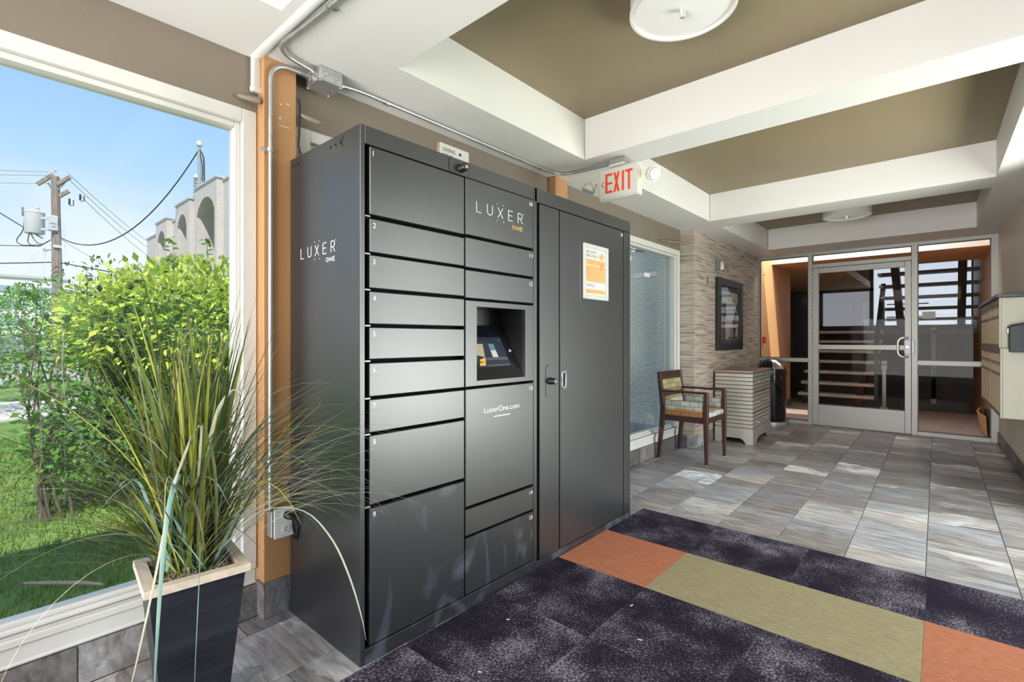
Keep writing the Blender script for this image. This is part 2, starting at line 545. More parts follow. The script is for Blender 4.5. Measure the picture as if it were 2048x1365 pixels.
def glass_mat(name, tint=(0.97, 0.985, 0.98), ior=1.5, dirt=0.0, streak=0.0, rough=0.0):
    m, nt, b = nodes(name)
    N, L = nt.nodes, nt.links
    N.remove(b)
    out = N['Material Output']
    tr = N.new('ShaderNodeBsdfTransparent')
    tr.inputs['Color'].default_value = (*tint, 1)
    gl = N.new('ShaderNodeBsdfGlossy')
    gl.inputs['Roughness'].default_value = rough
    fr = N.new('ShaderNodeFresnel')
    geo = N.new('ShaderNodeNewGeometry')
    io = N.new('ShaderNodeMapRange')          # same reflectance on the way out as on the way in
    io.inputs['To Min'].default_value = ior
    io.inputs['To Max'].default_value = 1.0 / ior
    L.new(geo.outputs['Backfacing'], io.inputs['Value'])
    L.new(io.outputs[0], fr.inputs['IOR'])
    mx = N.new('ShaderNodeMixShader')
    L.new(fr.outputs[0], mx.inputs['Fac'])
    L.new(tr.outputs[0], mx.inputs[1])
    L.new(gl.outputs[0], mx.inputs[2])
    last = mx
    if dirt > 0 or streak > 0:
        df = N.new('ShaderNodeBsdfDiffuse')
        df.inputs['Color'].default_value = (0.8, 0.82, 0.82, 1)
        tc = N.new('ShaderNodeTexCoord')
        mp = N.new('ShaderNodeMapping')
        mp.inputs['Scale'].default_value = (1, 2.0, 0.35)
        nz = N.new('ShaderNodeTexNoise')
        nz.inputs['Scale'].default_value = 2.0
        nz.inputs['Detail'].default_value = 6
        mr = N.new('ShaderNodeMapRange')
        mr.inputs['From Min'].default_value = 0.45
        mr.inputs['From Max'].default_value = 0.8
        mr.inputs['To Min'].default_value = dirt * 0.3
        mr.inputs['To Max'].default_value = dirt
        m2 = N.new('ShaderNodeMixShader')
        L.new(tc.outputs['Object'], mp.inputs['Vector'])
        L.new(mp.outputs[0], nz.inputs['Vector'])
        L.new(nz.outputs['Fac'], mr.inputs['Value'])
        L.new(mr.outputs[0], m2.inputs['Fac'])
        L.new(mx.outputs[0], m2.inputs[1])
        L.new(df.outputs[0], m2.inputs[2])
        last = m2
    L.new(last.outputs[0], out.inputs['Surface'])
    return m
M['glass'] = glass_mat('glass', ior=1.25, dirt=0.012)
M['glass_door'] = glass_mat('glass_door', (0.90, 0.90, 0.89), 1.11)
M['glass_blue'] = glass_mat('glass_blue', (0.90, 0.93, 0.97), 1.2)
M['glass_frost'] = glass_mat('glass_frost', (0.55, 0.55, 0.57), 1.45)
M['glass_clear'] = glass_mat('glass_clear', (0.95, 0.95, 0.95), 1.2)
M['drip'] = glass_mat('drip', (0.86, 0.92, 0.92), 1.2, dirt=0.07)

def tile_mat(name, dark=1.0):
    m, nt, b = nodes(name)
    N, L = nt.nodes, nt.links
    tc = N.new('ShaderNodeTexCoord')
    oi = N.new('ShaderNodeObjectInfo')
    mulr = N.new('ShaderNodeMath'); mulr.operation = 'MULTIPLY'; mulr.inputs[1].default_value = 57.0
    L.new(oi.outputs['Random'], mulr.inputs[0])
    add = N.new('ShaderNodeVectorMath'); add.operation = 'ADD'
    L.new(tc.outputs['Object'], add.inputs[0])
    L.new(mulr.outputs[0], add.inputs[1])
    # wavy stone strips running across the tile
    n1 = N.new('ShaderNodeTexNoise'); n1.inputs['Scale'].default_value = 3.2; n1.inputs['Detail'].default_value = 6
    L.new(add.outputs[0], n1.inputs['Vector'])
    sep = N.new('ShaderNodeSeparateXYZ')
    L.new(add.outputs[0], sep.inputs[0])
    my = N.new('ShaderNodeMath'); my.operation = 'MULTIPLY'; my.inputs[1].default_value = 4.2
    L.new(sep.outputs['Y'], my.inputs[0])
    mn_ = N.new('ShaderNodeMath'); mn_.operation = 'MULTIPLY_ADD'; mn_.inputs[1].default_value = 2.2
    L.new(n1.outputs['Fac'], mn_.inputs[0]); L.new(my.outputs[0], mn_.inputs[2])
    fl = N.new('ShaderNodeMath'); fl.operation = 'FLOOR'
    L.new(mn_.outputs[0], fl.inputs[0])
    wh = N.new('ShaderNodeTexWhiteNoise'); wh.noise_dimensions = '1D'
    L.new(fl.outputs[0], wh.inputs['W'])
    rp = N.new('ShaderNodeValToRGB')
    els = [(0.0, (0.15, 0.132, 0.122)), (0.25, (0.25, 0.232, 0.228)), (0.45, (0.27, 0.275, 0.30)), (0.62, (0.36, 0.32, 0.295)), (0.78, (0.44, 0.43, 0.44)), (0.9, (0.70, 0.69, 0.70)), (1.0, (0.76, 0.75, 0.76))]
    rp.color_ramp.elements[0].position = 0.0
    rp.color_ramp.elements[0].color = (*[c * dark for c in els[0][1]], 1)
    rp.color_ramp.elements[1].position = 1.0
    rp.color_ramp.elements[1].color = (*[c * dark for c in els[-1][1]], 1)
    for p_, c_ in els[1:-1]:
        e = rp.color_ramp.elements.new(p_); e.color = (*[c * dark for c in c_], 1)
    n3 = N.new('ShaderNodeTexNoise'); n3.inputs['Scale'].default_value = 5.0; n3.inputs['Detail'].default_value = 7; n3.inputs['Roughness'].default_value = 0.6; n3.inputs['Distortion'].default_value = 0.8
    L.new(add.outputs[0], n3.inputs['Vector'])
    r3 = N.new('ShaderNodeMapRange'); r3.inputs['From Min'].default_value = 0.3; r3.inputs['From Max'].default_value = 0.7
    L.new(n3.outputs['Fac'], r3.inputs['Value'])
    mxf = N.new('ShaderNodeMixRGB'); mxf.inputs['Fac'].default_value = 0.27
    L.new(wh.outputs['Value'], mxf.inputs['Color1']); L.new(r3.outputs[0], mxf.inputs['Color2'])
    L.new(mxf.outputs[0], rp.inputs['Fac'])
    # fine streaks
    mp = N.new('ShaderNodeMapping'); mp.inputs['Scale'].default_value = (2.2, 16.0, 8.0)
    L.new(add.outputs[0], mp.inputs['Vector'])
    n2 = N.new('ShaderNodeTexNoise'); n2.inputs['Scale'].default_value = 2.0; n2.inputs['Detail'].default_value = 8; n2.inputs['Roughness'].default_value = 0.65
    n2.inputs['Distortion'].default_value = 0.6
    L.new(mp.outputs[0], n2.inputs['Vector'])
    mr = N.new('ShaderNodeMapRange'); mr.inputs['From Min'].default_value = 0.3; mr.inputs['From Max'].default_value = 0.72
    mr.inputs['To Min'].default_value = 0.5; mr.inputs['To Max'].default_value = 1.6
    L.new(n2.outputs['Fac'], mr.inputs['Value'])
    mx = N.new('ShaderNodeMixRGB'); mx.blend_type = 'MULTIPLY'; mx.inputs['Fac'].default_value = 1
    L.new(rp.outputs[0], mx.inputs['Color1']); L.new(mr.outputs[0], mx.inputs['Color2'])
    tr_ = N.new('ShaderNodeMapRange'); tr_.inputs['To Min'].default_value = 0.72; tr_.inputs['To Max'].default_value = 1.12
    L.new(oi.outputs['Random'], tr_.inputs['Value'])
    mt = N.new('ShaderNodeMixRGB'); mt.blend_type = 'MULTIPLY'; mt.inputs['Fac'].default_value = 1
    L.new(mx.outputs[0], mt.inputs['Color1']); L.new(tr_.outputs[0], mt.inputs['Color2'])
    L.new(mt.outputs[0], b.inputs['Base Color'])
    b.inputs['Roughness'].default_value = 0.36
    bp = N.new('ShaderNodeBump'); bp.inputs['Strength'].default_value = 0.25; bp.inputs['Distance'].default_value = 0.004
    L.new(n2.outputs['Fac'], bp.inputs['Height'])
    L.new(bp.outputs[0], b.inputs['Normal'])
    return m
M['tile'] = tile_mat('tile', 1.22)
M['base_tile'] = tile_mat('base_tile', 0.5)
M['grout'] = mat('grout', (0.33, 0.32, 0.31), 0.85, var=0.1)

def carpet_dark(name):
    m, nt, b = nodes(name)
    N, L = nt.nodes, nt.links
    tc = N.new('ShaderNodeTexCoord'); oi = N.new('ShaderNodeObjectInfo')
    mulr = N.new('ShaderNodeMath'); mulr.operation = 'MULTIPLY'; mulr.inputs[1].default_value = 31.0
    L.new(oi.outputs['Random'], mulr.inputs[0])
    add = N.new('ShaderNodeVectorMath'); add.operation = 'ADD'
    L.new(tc.outputs['Object'], add.inputs[0]); L.new(mulr.outputs[0], add.inputs[1])
    n1 = N.new('ShaderNodeTexNoise'); n1.inputs['Scale'].default_value = 4.0; n1.inputs['Detail'].default_value = 5; n1.inputs['Roughness'].default_value = 0.6
    n2 = N.new('ShaderNodeTexNoise'); n2.inputs['Scale'].default_value = 110.0; n2.inputs['Detail'].default_value = 3
    L.new(add.outputs[0], n1.inputs['Vector']); L.new(tc.outputs['Object'], n2.inputs['Vector'])
    s = N.new('ShaderNodeMath'); s.operation = 'MULTIPLY_ADD'; s.inputs[1].default_value = 0.9
    L.new(n2.outputs['Fac'], s.inputs[0]); L.new(n1.outputs['Fac'], s.inputs[2])
    rp = N.new('ShaderNodeValToRGB')
    e = rp.color_ramp.elements
    e[0].position = 0.0; e[0].color = (0.013, 0.010, 0.020, 1)
    e[1].position = 1.0; e[1].color = (0.38, 0.355, 0.39, 1)
    for p_, c_ in ((0.40, (0.016, 0.012, 0.024, 1)), (0.56, (0.050, 0.042, 0.062, 1)), (0.70, (0.165, 0.15, 0.185, 1))):
        k = e.new(p_); k.color = c_
    half = N.new('ShaderNodeMath'); half.operation = 'MULTIPLY_ADD'; half.inputs[1].default_value = 1.15; half.inputs[2].default_value = -0.60
    L.new(s.outputs[0], half.inputs[0])
    L.new(half.outputs[0], rp.inputs['Fac'])
    L.new(rp.outputs[0], b.inputs['Base Color'])
    b.inputs['Roughness'].default_value = 0.95
    b.inputs['Specular IOR Level'].default_value = 0.1
    bp = N.new('ShaderNodeBump'); bp.inputs['Strength'].default_value = 0.8; bp.inputs['Distance'].default_value = 0.006
    L.new(n2.outputs['Fac'], bp.inputs['Height']); L.new(bp.outputs[0], b.inputs['Normal'])
    return m
M['carpet_dark'] = carpet_dark('carpet_dark')
def carpet_loop(name, col):
    m = mat(name, col, 0.95, var=0.16, scale=70, bump=0.9, bscale=95, spec=0.1, stretch=(0.45, 2.2, 1))
    return m
M['carpet_orange'] = carpet_loop('carpet_orange', (0.44, 0.168, 0.096))
M['carpet_beige'] = carpet_loop('carpet_beige', (0.32, 0.275, 0.165))

def wallpaper(name):
    m, nt, b = nodes(name)
    N, L = nt.nodes, nt.links
    tc = N.new('ShaderNodeTexCoord')
    mp = N.new('ShaderNodeMapping'); mp.inputs['Scale'].default_value = (2.6, 2.6, 68.0)
    L.new(tc.outputs['Object'], mp.inputs['Vector'])
    n1 = N.new('ShaderNodeTexNoise'); n1.inputs['Scale'].default_value = 1.0; n1.inputs['Detail'].default_value = 4; n1.inputs['Distortion'].default_value = 0.4
    L.new(mp.outputs[0], n1.inputs['Vector'])
    rp = N.new('ShaderNodeValToRGB')
    e = rp.color_ramp.elements
    e[0].position = 0.32; e[0].color = (0.17, 0.135, 0.115, 1)
    e[1].position = 0.52; e[1].color = (0.48, 0.40, 0.335, 1)
    k = e.new(0.70); k.color = (0.55, 0.47, 0.40, 1)
    L.new(n1.outputs['Fac'], rp.inputs['Fac'])
    L.new(rp.outputs[0], b.inputs['Base Color'])
    b.inputs['Roughness'].default_value = 0.6
    bp = N.new('ShaderNodeBump'); bp.inputs['Strength'].default_value = 0.5; bp.inputs['Distance'].default_value = 0.004
    L.new(n1.outputs['Fac'], bp.inputs['Height']); L.new(bp.outputs[0], b.inputs['Normal'])
    return m
M['wallpaper'] = wallpaper('wallpaper')

def fabric(name):
    m, nt, b = nodes(name)
    N, L = nt.nodes, nt.links
    tc = N.new('ShaderNodeTexCoord')
    mp = N.new('ShaderNodeMapping')
    mp.inputs['Rotation'].default_value = (PI / 2, 0, 0)
    sep = N.new('ShaderNodeSeparateXYZ')
    L.new(tc.outputs['Object'], sep.inputs[0])
    cmb = N.new('ShaderNodeCombineXYZ')
    ad = N.new('ShaderNodeMath'); ad.operation = 'ADD'
    L.new(sep.outputs['X'], ad.inputs[0]); L.new(sep.outputs['Y'], ad.inputs[1])
    L.new(ad.outputs[0], cmb.inputs['X']); L.new(sep.outputs['Z'], cmb.inputs['Y'])
    br = N.new('ShaderNodeTexBrick')
    br.inputs['Scale'].default_value = 1.0
    br.inputs['Brick Width'].default_value = 0.085
    br.inputs['Row Height'].default_value = 0.048
    br.inputs['Mortar Size'].default_value = 0.0025
    br.inputs['Color1'].default_value = (0.95, 0.95, 0.95, 1)
    br.inputs['Color2'].default_value = (0.62, 0.62, 0.62, 1)
    br.inputs['Mortar'].default_value = (0.30, 0.27, 0.24, 1)
    L.new(cmb.outputs[0], br.inputs['Vector'])
    dv = N.new('ShaderNodeMath'); dv.operation = 'DIVIDE'; dv.inputs[1].default_value = 0.9
    L.new(sep.outputs['Z'], dv.inputs[0])
    rp = N.new('ShaderNodeValToRGB'); rp.color_ramp.interpolation = 'CONSTANT'
    e = rp.color_ramp.elements
    e[0].position = 0.0; e[0].color = (0.42, 0.20, 0.07, 1)
    e[1].position = 0.9; e[1].color = (0.45, 0.42, 0.36, 1)
    for p_, c_ in ((0.5333, (0.60, 0.27, 0.09)), (0.555, (0.42, 0.52, 0.47)), (0.607, (0.55, 0.48, 0.40)), (0.64, (0.34, 0.29, 0.14)), (0.69, (0.25, 0.20, 0.12)), (0.75, (0.40, 0.35, 0.17))):
        k = e.new(p_); k.color = (*c_, 1)
    L.new(dv.outputs[0], rp.inputs['Fac'])
    mx = N.new('ShaderNodeMixRGB'); mx.blend_type = 'MULTIPLY'; mx.inputs['Fac'].default_value = 1
    L.new(rp.outputs[0], mx.inputs['Color1']); L.new(br.outputs['Color'], mx.inputs['Color2'])
    L.new(mx.outputs[0], b.inputs['Base Color'])
    b.inputs['Roughness'].default_value = 0.85
    return m
M['fabric'] = fabric('fabric')
M['seat_fabric'] = mat('seat_fabric', (0.40, 0.38, 0.36), 0.85, var=0.35, scale=22)

def smudged(name):
    """powder-coated steel with pale scuffs low down on the doors"""
    m, nt, b = nodes(name)
    N, L = nt.nodes, nt.links
    tc = N.new('ShaderNodeTexCoord')
    mp = N.new('ShaderNodeMapping'); mp.inputs['Scale'].default_value = (1, 2.6, 1.5); mp.inputs['Rotation'].default_value = (0.5, 0, 0)
    n1 = N.new('ShaderNodeTexNoise'); n1.inputs['Scale'].default_value = 2.4; n1.inputs['Detail'].default_value = 5; n1.inputs['Distortion'].default_value = 1.2
    L.new(tc.outputs['Object'], mp.inputs['Vector']); L.new(mp.outputs[0], n1.inputs['Vector'])
    mr = N.new('ShaderNodeMapRange'); mr.inputs['From Min'].default_value = 0.52; mr.inputs['From Max'].default_value = 0.72
    mr.inputs['To Min'].default_value = 0.0; mr.inputs['To Max'].default_value = 0.55
    L.new(n1.outputs['Fac'], mr.inputs['Value'])
    mx = N.new('ShaderNodeMixRGB'); mx.inputs['Color1'].default_value = (0.011, 0.0125, 0.017, 1); mx.inputs['Color2'].default_value = (0.11, 0.13, 0.165, 1)
    L.new(mr.outputs[0], mx.inputs['Fac'])
    L.new(mx.outputs[0], b.inputs['Base Color'])
    b.inputs['Roughness'].default_value = 0.36
    b.inputs['Coat Weight'].default_value = 0.15
    b.inputs['Coat IOR'].default_value = 1.7
    b.inputs['Coat Roughness'].default_value = 0.4
    b.inputs['Specular IOR Level'].default_value = 0.75
    return m
M['locker_scuffed'] = smudged('locker_scuffed')
# ------------------------------------------------------------------ the setting
def XR(y): return 0.456 - 0.0279 * (y - 5.835)       # right wall face
def XB(y): return 0.25 - 0.02 * (y - 4.96)           # inner face of the right ceiling beam
def XW(y): return -2.03 - 0.018 * (y - 5.2)          # wallpapered wall face
YB, YF = -1.75, 7.70                                  # entrance end, glazed partition
ZS, ZC = 2.335, 2.60                                  # beam undersides, ceiling panels
XL = -2.18

# floor: grout bed with separate stone tiles
fl = MB().prism([(XL - .03, YB), (XR(YB) + .03, YB), (XR(YF) + .03, YF + 0.06), (XL - .03, YF + 0.06)], 'z', -0.10, -0.006).build('floor', M['grout'], origin=(-1.0, 3.0, 0))
struct(fl, 'grey slate-look tile floor of the lobby', 'floor')
TW, TL = 0.333, 0.515
tm = MB().box(-TW / 2 + 0.0025, TW / 2 - 0.0025, -TL / 2 + 0.0025, TL / 2 - 0.0025, -0.008, 0.0)
bmt = tm.build('tile', M['tile'], fl, bevel=0.0015)
tile_mesh = bmt.data
bpy.data.objects.remove(bmt)
tile_mesh.transform(Matrix.Translation(ORG['floor']))
rot = math.radians(0.85)
cr_, sr_ = math.cos(rot), math.sin(rot)
def grid_pt(gx, gy):       # tile grid turned a little about (-1.4, 3.6)
    dx, dy = gx + 1.4, gy - 3.6
    return (-1.4 + dx * cr_ - dy * sr_, 3.6 + dx * sr_ + dy * cr_)
for ci in range(-3, 9):
    x0 = -1.43 + (ci - 2) * TW          # left edge of the column
    odd = (ci - 2) % 2 == 0
    y0 = (3.59 if odd else 3.345)
    for k in range(-11, 10):
        gx, gy = x0 + TW / 2, y0 + (k + 0.5) * TL
        px, py = grid_pt(gx, gy)
        if py < YB + 0.1 or py > YF + 0.30 or px < XL - 0.1 or px > XR(py) + 0.1:
            continue
        cut = px - TW / 2 < XL or px + TW / 2 > XR(py) or py + TL / 2 > YF + 0.05
        if cut:
            a0, a1 = max(gx - TW / 2, XL - (gy - 3.6) * -sr_ + 0.004) + 0.0025, min(gx + TW / 2, XR(py) - 0.004 + (gy - 3.6) * sr_) - 0.0025
            b0, b1 = gy - TL / 2 + 0.0025, min(gy + TL / 2, YF + 0.05) - 0.0025
            if a1 - a0 < 0.02 or b1 - b0 < 0.02: continue
            o = MB().box(a0 - gx, a1 - gx, b0 - gy, b1 - gy, -0.008, 0.0).build('tile', M['tile'], origin=(0, 0, 0))
            ORG[o.name] = Vector((0, 0, 0))
        else:
            o = bpy.data.objects.new('tile', tile_mesh)
            C.objects.link(o)
        o.parent = fl
        o.location = Vector((px, py, rnd.uniform(-0.0006, 0.0006))) - ORG['floor']
        o.rotation_euler = (rnd.uniform(-.0006, .0006), rnd.uniform(-.0006, .0006), rot)

# ceiling: brown panel above, white beams below it as parts
ce = MB().prism([(XL - 0.15, YB - 0.1), (XR(YB) + 0.1, YB - 0.1), (XR(YF) + 0.1, YF + 0.06), (XL - 0.15, YF + 0.06)], 'z', ZC, ZC + 0.06).build('ceiling', M['ceiling_brown'], origin=(-0.8, 3.0, ZC))
struct(ce, 'brown coffered ceiling panel between white beams', 'ceiling')
MB().prism([(XL - 0.15, YB), (-1.785, YB), (-1.795, YF + 0.05), (XL - 0.15, YF + 0.05)], 'z', ZS, ZC).build('beam', M['white_paint'], ce)
MB().prism([(XB(YB), YB), (XR(YB) + 0.1, YB), (XR(YF) + 0.1, YF + 0.05), (XB(YF), YF + 0.05)], 'z', ZS, ZC).build('beam', M['white_paint'], ce)
for y0, y1 in ((-1.75, -1.15), (0.774, 1.273), (2.735, 3.0), (4.985, 5.32), (7.09, 7.75)):
    MB().prism([(-1.787, y0), (XB(y0) + 0.002, y0), (XB(y1) + 0.002, y1), (-1.787, y1)], 'z', ZS + 0.0002, ZC).build('beam', M['white_paint'], ce)

# unseen block above the ceiling, added only to shade the garden
ww = MB().prism([(XL - 0.2, YB - 0.2), (XR(YB) + 0.2, YB - 0.2), (XR(5.6) + 0.2, 5.6), (XL - 0.2, 5.6)], 'z', ZC + 0.08, 2.90).build('wall_shade_block', M['stucco_dark'])
struct(ww, 'unseen stucco block added above the lobby ceiling to shade the garden', 'wall')

# left wall: brown header band above the windows, apron below, piers between
wl_ = MB()
wl_.box(XL - 0.17, XL, YB, 5.205, 2.112, ZS + 0.02)
lw = wl_.build('wall_left', M['band_brown'], origin=(XL, 2.0, 0))
struct(lw, 'brown header band above the left windows', 'wall')
MB().box(XL - 0.17, XL, YB, -1.06, 0, 2.112).build('wall_pier', M['beige_trim'], lw)
MB().box(XL - 0.17, XL - 0.002, 0.84, 1.02, 0, 2.112).build('wall_pier', M['beige_trim'], lw)
MB().box(XL - 0.17, XL - 0.002, 2.86, 3.03, 0, 2.112).build('wall_pier', M['beige_trim'], lw)
MB().box(XL - 0.17, XL - 0.012, -1.06, 5.205, 0.0, 0.137).build('wall_base', M['grout'], lw)

def window_unit(n, y0, y1, label, glass):
    w = MB()
    fr = 0.055
    zt, zb = 2.112, 0.226
    # flat casing at the wall face
    w.box(XL - 0.075, XL + 0.004, y1 - fr, y1, zb, zt)
    w.box(XL - 0.075, XL + 0.004, y0, y0 + fr, zb, zt)
    w.box(XL - 0.075, XL + 0.004, y0 + fr, y1 - fr, zt - fr, zt)
    # stepped stop, set back
    s = fr + 0.022
    w.box(XL - 0.085, XL - 0.020, y1 - s, y1 - fr, zb, zt - fr)
    w.box(XL - 0.085, XL - 0.020, y0 + fr, y0 + s, zb, zt - fr)
    w.box(XL - 0.085, XL - 0.020, y0 + s, y1 - s, zt - s, zt - fr)
    # outer frame
    w.box(XL - 0.16, XL - 0.075, y0, y1, zt - 0.05, zt)
    w.box(XL - 0.16, XL - 0.075, y0, y0 + 0.05, zb, zt)
    w.box(XL - 0.16, XL - 0.075, y1 - 0.05, y1, zb, zt)
    root = w.build('window_%d' % n, M['frame_white'], origin=(XL, (y0 + y1) / 2, zb), bevel=0.003)
    struct(root, label, 'window')
    g = MB().box(XL - 0.064, XL - 0.058, y0 + fr, y1 - fr, zb + 0.03, zt - fr).build('glass', glass, root)
    si = MB().box(XL - 0.16, XL + 0.006, y0, y1, 0.200, 0.226).box(XL - 0.16, XL - 0.002, y0, y1, 0.137, 0.200).box(XL - 0.02, XL + 0.002, y0, y1, 0.137, 0.150)
    si.build('sill', M['frame_white'], root, bevel=0.004)
    MB().box(XL - 0.10, XL - 0.045, y0 + fr, y1 - fr, 0.226, 0.262).build('bottom_rail', M['frame_white'], root, bevel=0.004)
    MB().tube([(XL - 0.034, y0 + fr, 0.238), (XL - 0.033, y0 + (y1 - y0) * .35, 0.2385), (XL - 0.034, (y0 + y1) / 2, 0.2375), (XL - 0.034, y1 - fr, 0.238)], 0.011, 10).build('glazing_bead', M['frame_white'], root, smooth=True)
    return root
w1 = window_unit(1, -1.06, 0.84, 'tall white-framed picture window beside the potted grass', M['glass'])
window_unit(2, 1.02, 2.86, 'white-framed window mostly hidden behind the parcel locker', M['glass'])
w3 = window_unit(3, 3.03, 5.185, 'white-framed window behind the armchair facing the stucco wall', M['glass'])
MB().box(XL - 0.0575, XL - 0.056, 4.47, 4.585, 1.775, 1.815).build('sticker', M['paper'], w3)
# water marks run down the pane
dr = MB()
for yy, zt_, zb_, ww_ in ((0.195, 1.52, 0.72, .0016), (0.235, 1.50, 0.55, .0024), (0.215, 1.35, 0.9, .0012)):
    pts = []
    z = zt_
    y = yy
    while z > zb_:
        pts.append((XL - 0.0565, y, z)); z -= 0.05; y += rnd.uniform(-0.004, 0.005)
    dr.tube(pts, [ww_ * (.75 + .3 * math.sin(i_ * .7 + yy * 90)) for i_ in range(len(pts))], 5)
for k in range(14):
    yy = rnd.uniform(0.165, 0.255); zz = rnd.uniform(1.44, 1.56)
    dr.tube([(XL - 0.0565, yy, zz), (XL - 0.0565, yy + rnd.uniform(-.006, .006), zz - rnd.uniform(.02, .07))], rnd.uniform(.0006, .0018), 5)
tag(dr.build('water_mark', M['drip'], w1), kind='stuff')

# orange timber posts between the windows
def post(y0, y1, label):
    p = MB().box(-2.20, -2.12, y0, y1, 0.15, ZS).build('timber_post', M['post_orange'], origin=(-2.16, (y0 + y1) / 2, 0), bevel=0.002)
    struct(p, label, 'post')
    MB().box(-2.20, -2.114, y0 - 0.004, y1 + 0.004, 0.0, 0.15).build('tile', M['base_tile'], p, bevel=0.001)
    return p
p1 = post(0.846, 0.982, 'orange timber post left of the locker carrying the conduit')
mk = MB()
for yy, zz, a, b in ((.915, 2.155, .008, .006), (.945, 2.165, .013, .004), (.912, 2.095, .007, .011), (.93, 2.065, .045, .003)):
    mk.box(-2.1204, -2.1192, yy - a / 2, yy + a / 2, zz - b / 2, zz + b / 2)
tag(mk.build('paint_chip', M['frame_white'], p1), kind='stuff')
post(2.862, 3.012, 'orange timber post showing above the locker')

# base tiles along the left wall
bl = MB().box(XL - 0.012, XL - 0.004, -1.06, 5.205, 0.0, 0.134).build('baseboard_left', M['grout'], origin=(XL, 2.0, 0))
struct(bl, 'slate-look tile baseboard under the left windows', 'baseboard')
y = -1.06
while y < 5.19:
    w_ = 0.333
    y2 = min(y + w_, 5.195)
    if not (y < 0.985 and y2 > 0.845 and False):
        MB().box(XL - 0.006, XL + 0.006, y + 0.002, y2 - 0.002, 0.001, 0.134).build('tile', M['base_tile'], bl, bevel=0.001)
    y = y2
# wallpapered wall with its return
wp = MB().prism([(XL - 0.17, 5.20), (-2.03, 5.20), (XW(7.68), 7.68), (XL - 0.17, 7.68)], 'z', 0.0, ZS + 0.01).build('wall_wallpaper', M['wallpaper'], origin=(-2.05, 5.2, 0))
struct(wp, 'grasscloth wallpapered wall carrying the framed picture', 'wall')
bp_ = MB().box(-2.1, -2.04, 5.196, 5.2, 0.0, 0.128).build('baseboard_wallpaper', M['grout'], origin=(-2.03, 5.3, 0))
struct(bp_, 'tile baseboard round the wallpapered wall', 'baseboard')
MB().box(XL + 0.007, -2.105, 5.186, 5.199, 0.001, 0.130).build('tile', M['base_tile'], bp_, bevel=0.001)
MB().box(-2.101, -2.016, 5.186, 5.199, 0.001, 0.130).build('tile', M['base_tile'], bp_, bevel=0.001)
y = 5.2
while y < 7.66:
    y2 = min(y + 0.333, 7.67)
    MB().prism([(XW(y) + 0.001, y + .002), (XW(y) + 0.013, y + .002), (XW(y2) + 0.013, y2 - .002), (XW(y2) + 0.001, y2 - .002)], 'z', 0.001, 0.130).build('tile', M['base_tile'], bp_, bevel=0.001)
    y = y2
# right wall and its tile base
rw = MB().prism([(XR(4.75), 4.75), (XR(4.75) + 0.12, 4.75), (XR(YF) + 0.12, YF + 0.05), (XR(YF), YF + 0.05)], 'z', 0, ZS + 0.02).prism([(XR(YB), YB), (XR(YB) + 0.12, YB), (XR(4.75) + 0.12, 4.75), (XR(4.75), 4.75)], 'z', 2.22, ZS + 0.02).prism([(XR(YB), YB), (XR(YB) + 0.12, YB), (XR(-1.1) + 0.12, -1.1), (XR(-1.1), -1.1)], 'z', 0, 2.22).build('wall_right', M['wall_beige'], origin=(0.45, 3, 0))
struct(rw, 'smooth beige wall behind the mailboxes', 'wall')
br_ = MB().prism([(XR(4.75) - 0.004, 4.75), (XR(4.75), 4.75), (XR(YF - .06), YF - .06), (XR(YF - .06) - 0.004, YF - .06)], 'z', 0, 0.13).build('baseboard_right', M['grout'], origin=(0.45, 3, 0))
struct(br_, 'tile baseboard along the beige right wall', 'baseboard')
y = 4.76
while y < YF - 0.07:
    y2 = min(y + 0.333, YF - 0.065)
    MB().prism([(XR(y) - 0.014, y + .003), (XR(y) - 0.003, y + .003), (XR(y2) - 0.003, y2 - .003), (XR(y2) - 0.014, y2 - .003)], 'z', 0.001, 0.131).build('tile', M['base_tile'], br_, bevel=0.001)
    y = y2
sg = MB()
for yy in (-1.1, 0.35, 1.80, 3.25, 4.69):
    sg.box(XR(yy) + .02, XR(yy) + .10, yy, yy + .06, 0, 2.22)
sg.prism([(XR(-1.1) + .02, -1.1), (XR(-1.1) + .10, -1.1), (XR(4.75) + .10, 4.75), (XR(4.75) + .02, 4.75)], 'z', 0, .06)
w10 = sg.build('window_10', M['aluminium'], origin=(.5, 1.8, 0))
struct(w10, 'glazed side entrance to the right of the photographer', 'window')
MB().prism([(XR(-1.1) + .055, -1.1), (XR(-1.1) + .061, -1.1), (XR(4.75) + .061, 4.75), (XR(4.75) + .055, 4.75)], 'z', .06, 2.22).build('glass', M['glass'], w10)
ev = MB().box(XR(YB) - .1, 3.3, YB - .2, 5.6, ZC + .02, ZC + .20).build('ceiling_sun_block', M['white_paint'])  # unseen canopy added to keep direct sun out of the lobby
struct(ev, 'unseen canopy added to keep sun out of the side entrance', 'ceiling')
g2 = MB().box(.75, 60, -30, 7.6, -.3, -.06).build('ground_forecourt', M['lawn_soil'])
struct(g2, 'green ground outside the side entrance', 'ground')
# entrance end behind the photographer: glazed opening
bw = MB().box(XL - 0.17, -1.95, YB - 0.12, YB, 0, ZS).box(0.52, XR(YB) + 0.12, YB - 0.12, YB, 0, ZS).box(-1.95, 0.52, YB - 0.12, YB, 2.2, ZS + .02).box(-0.74, -0.66, YB - 0.12, YB, 0, 2.2).build('wall_back', M['wall_beige'], origin=(-.8, YB, 0))
struct(bw, 'entrance wall behind the photographer', 'wall')

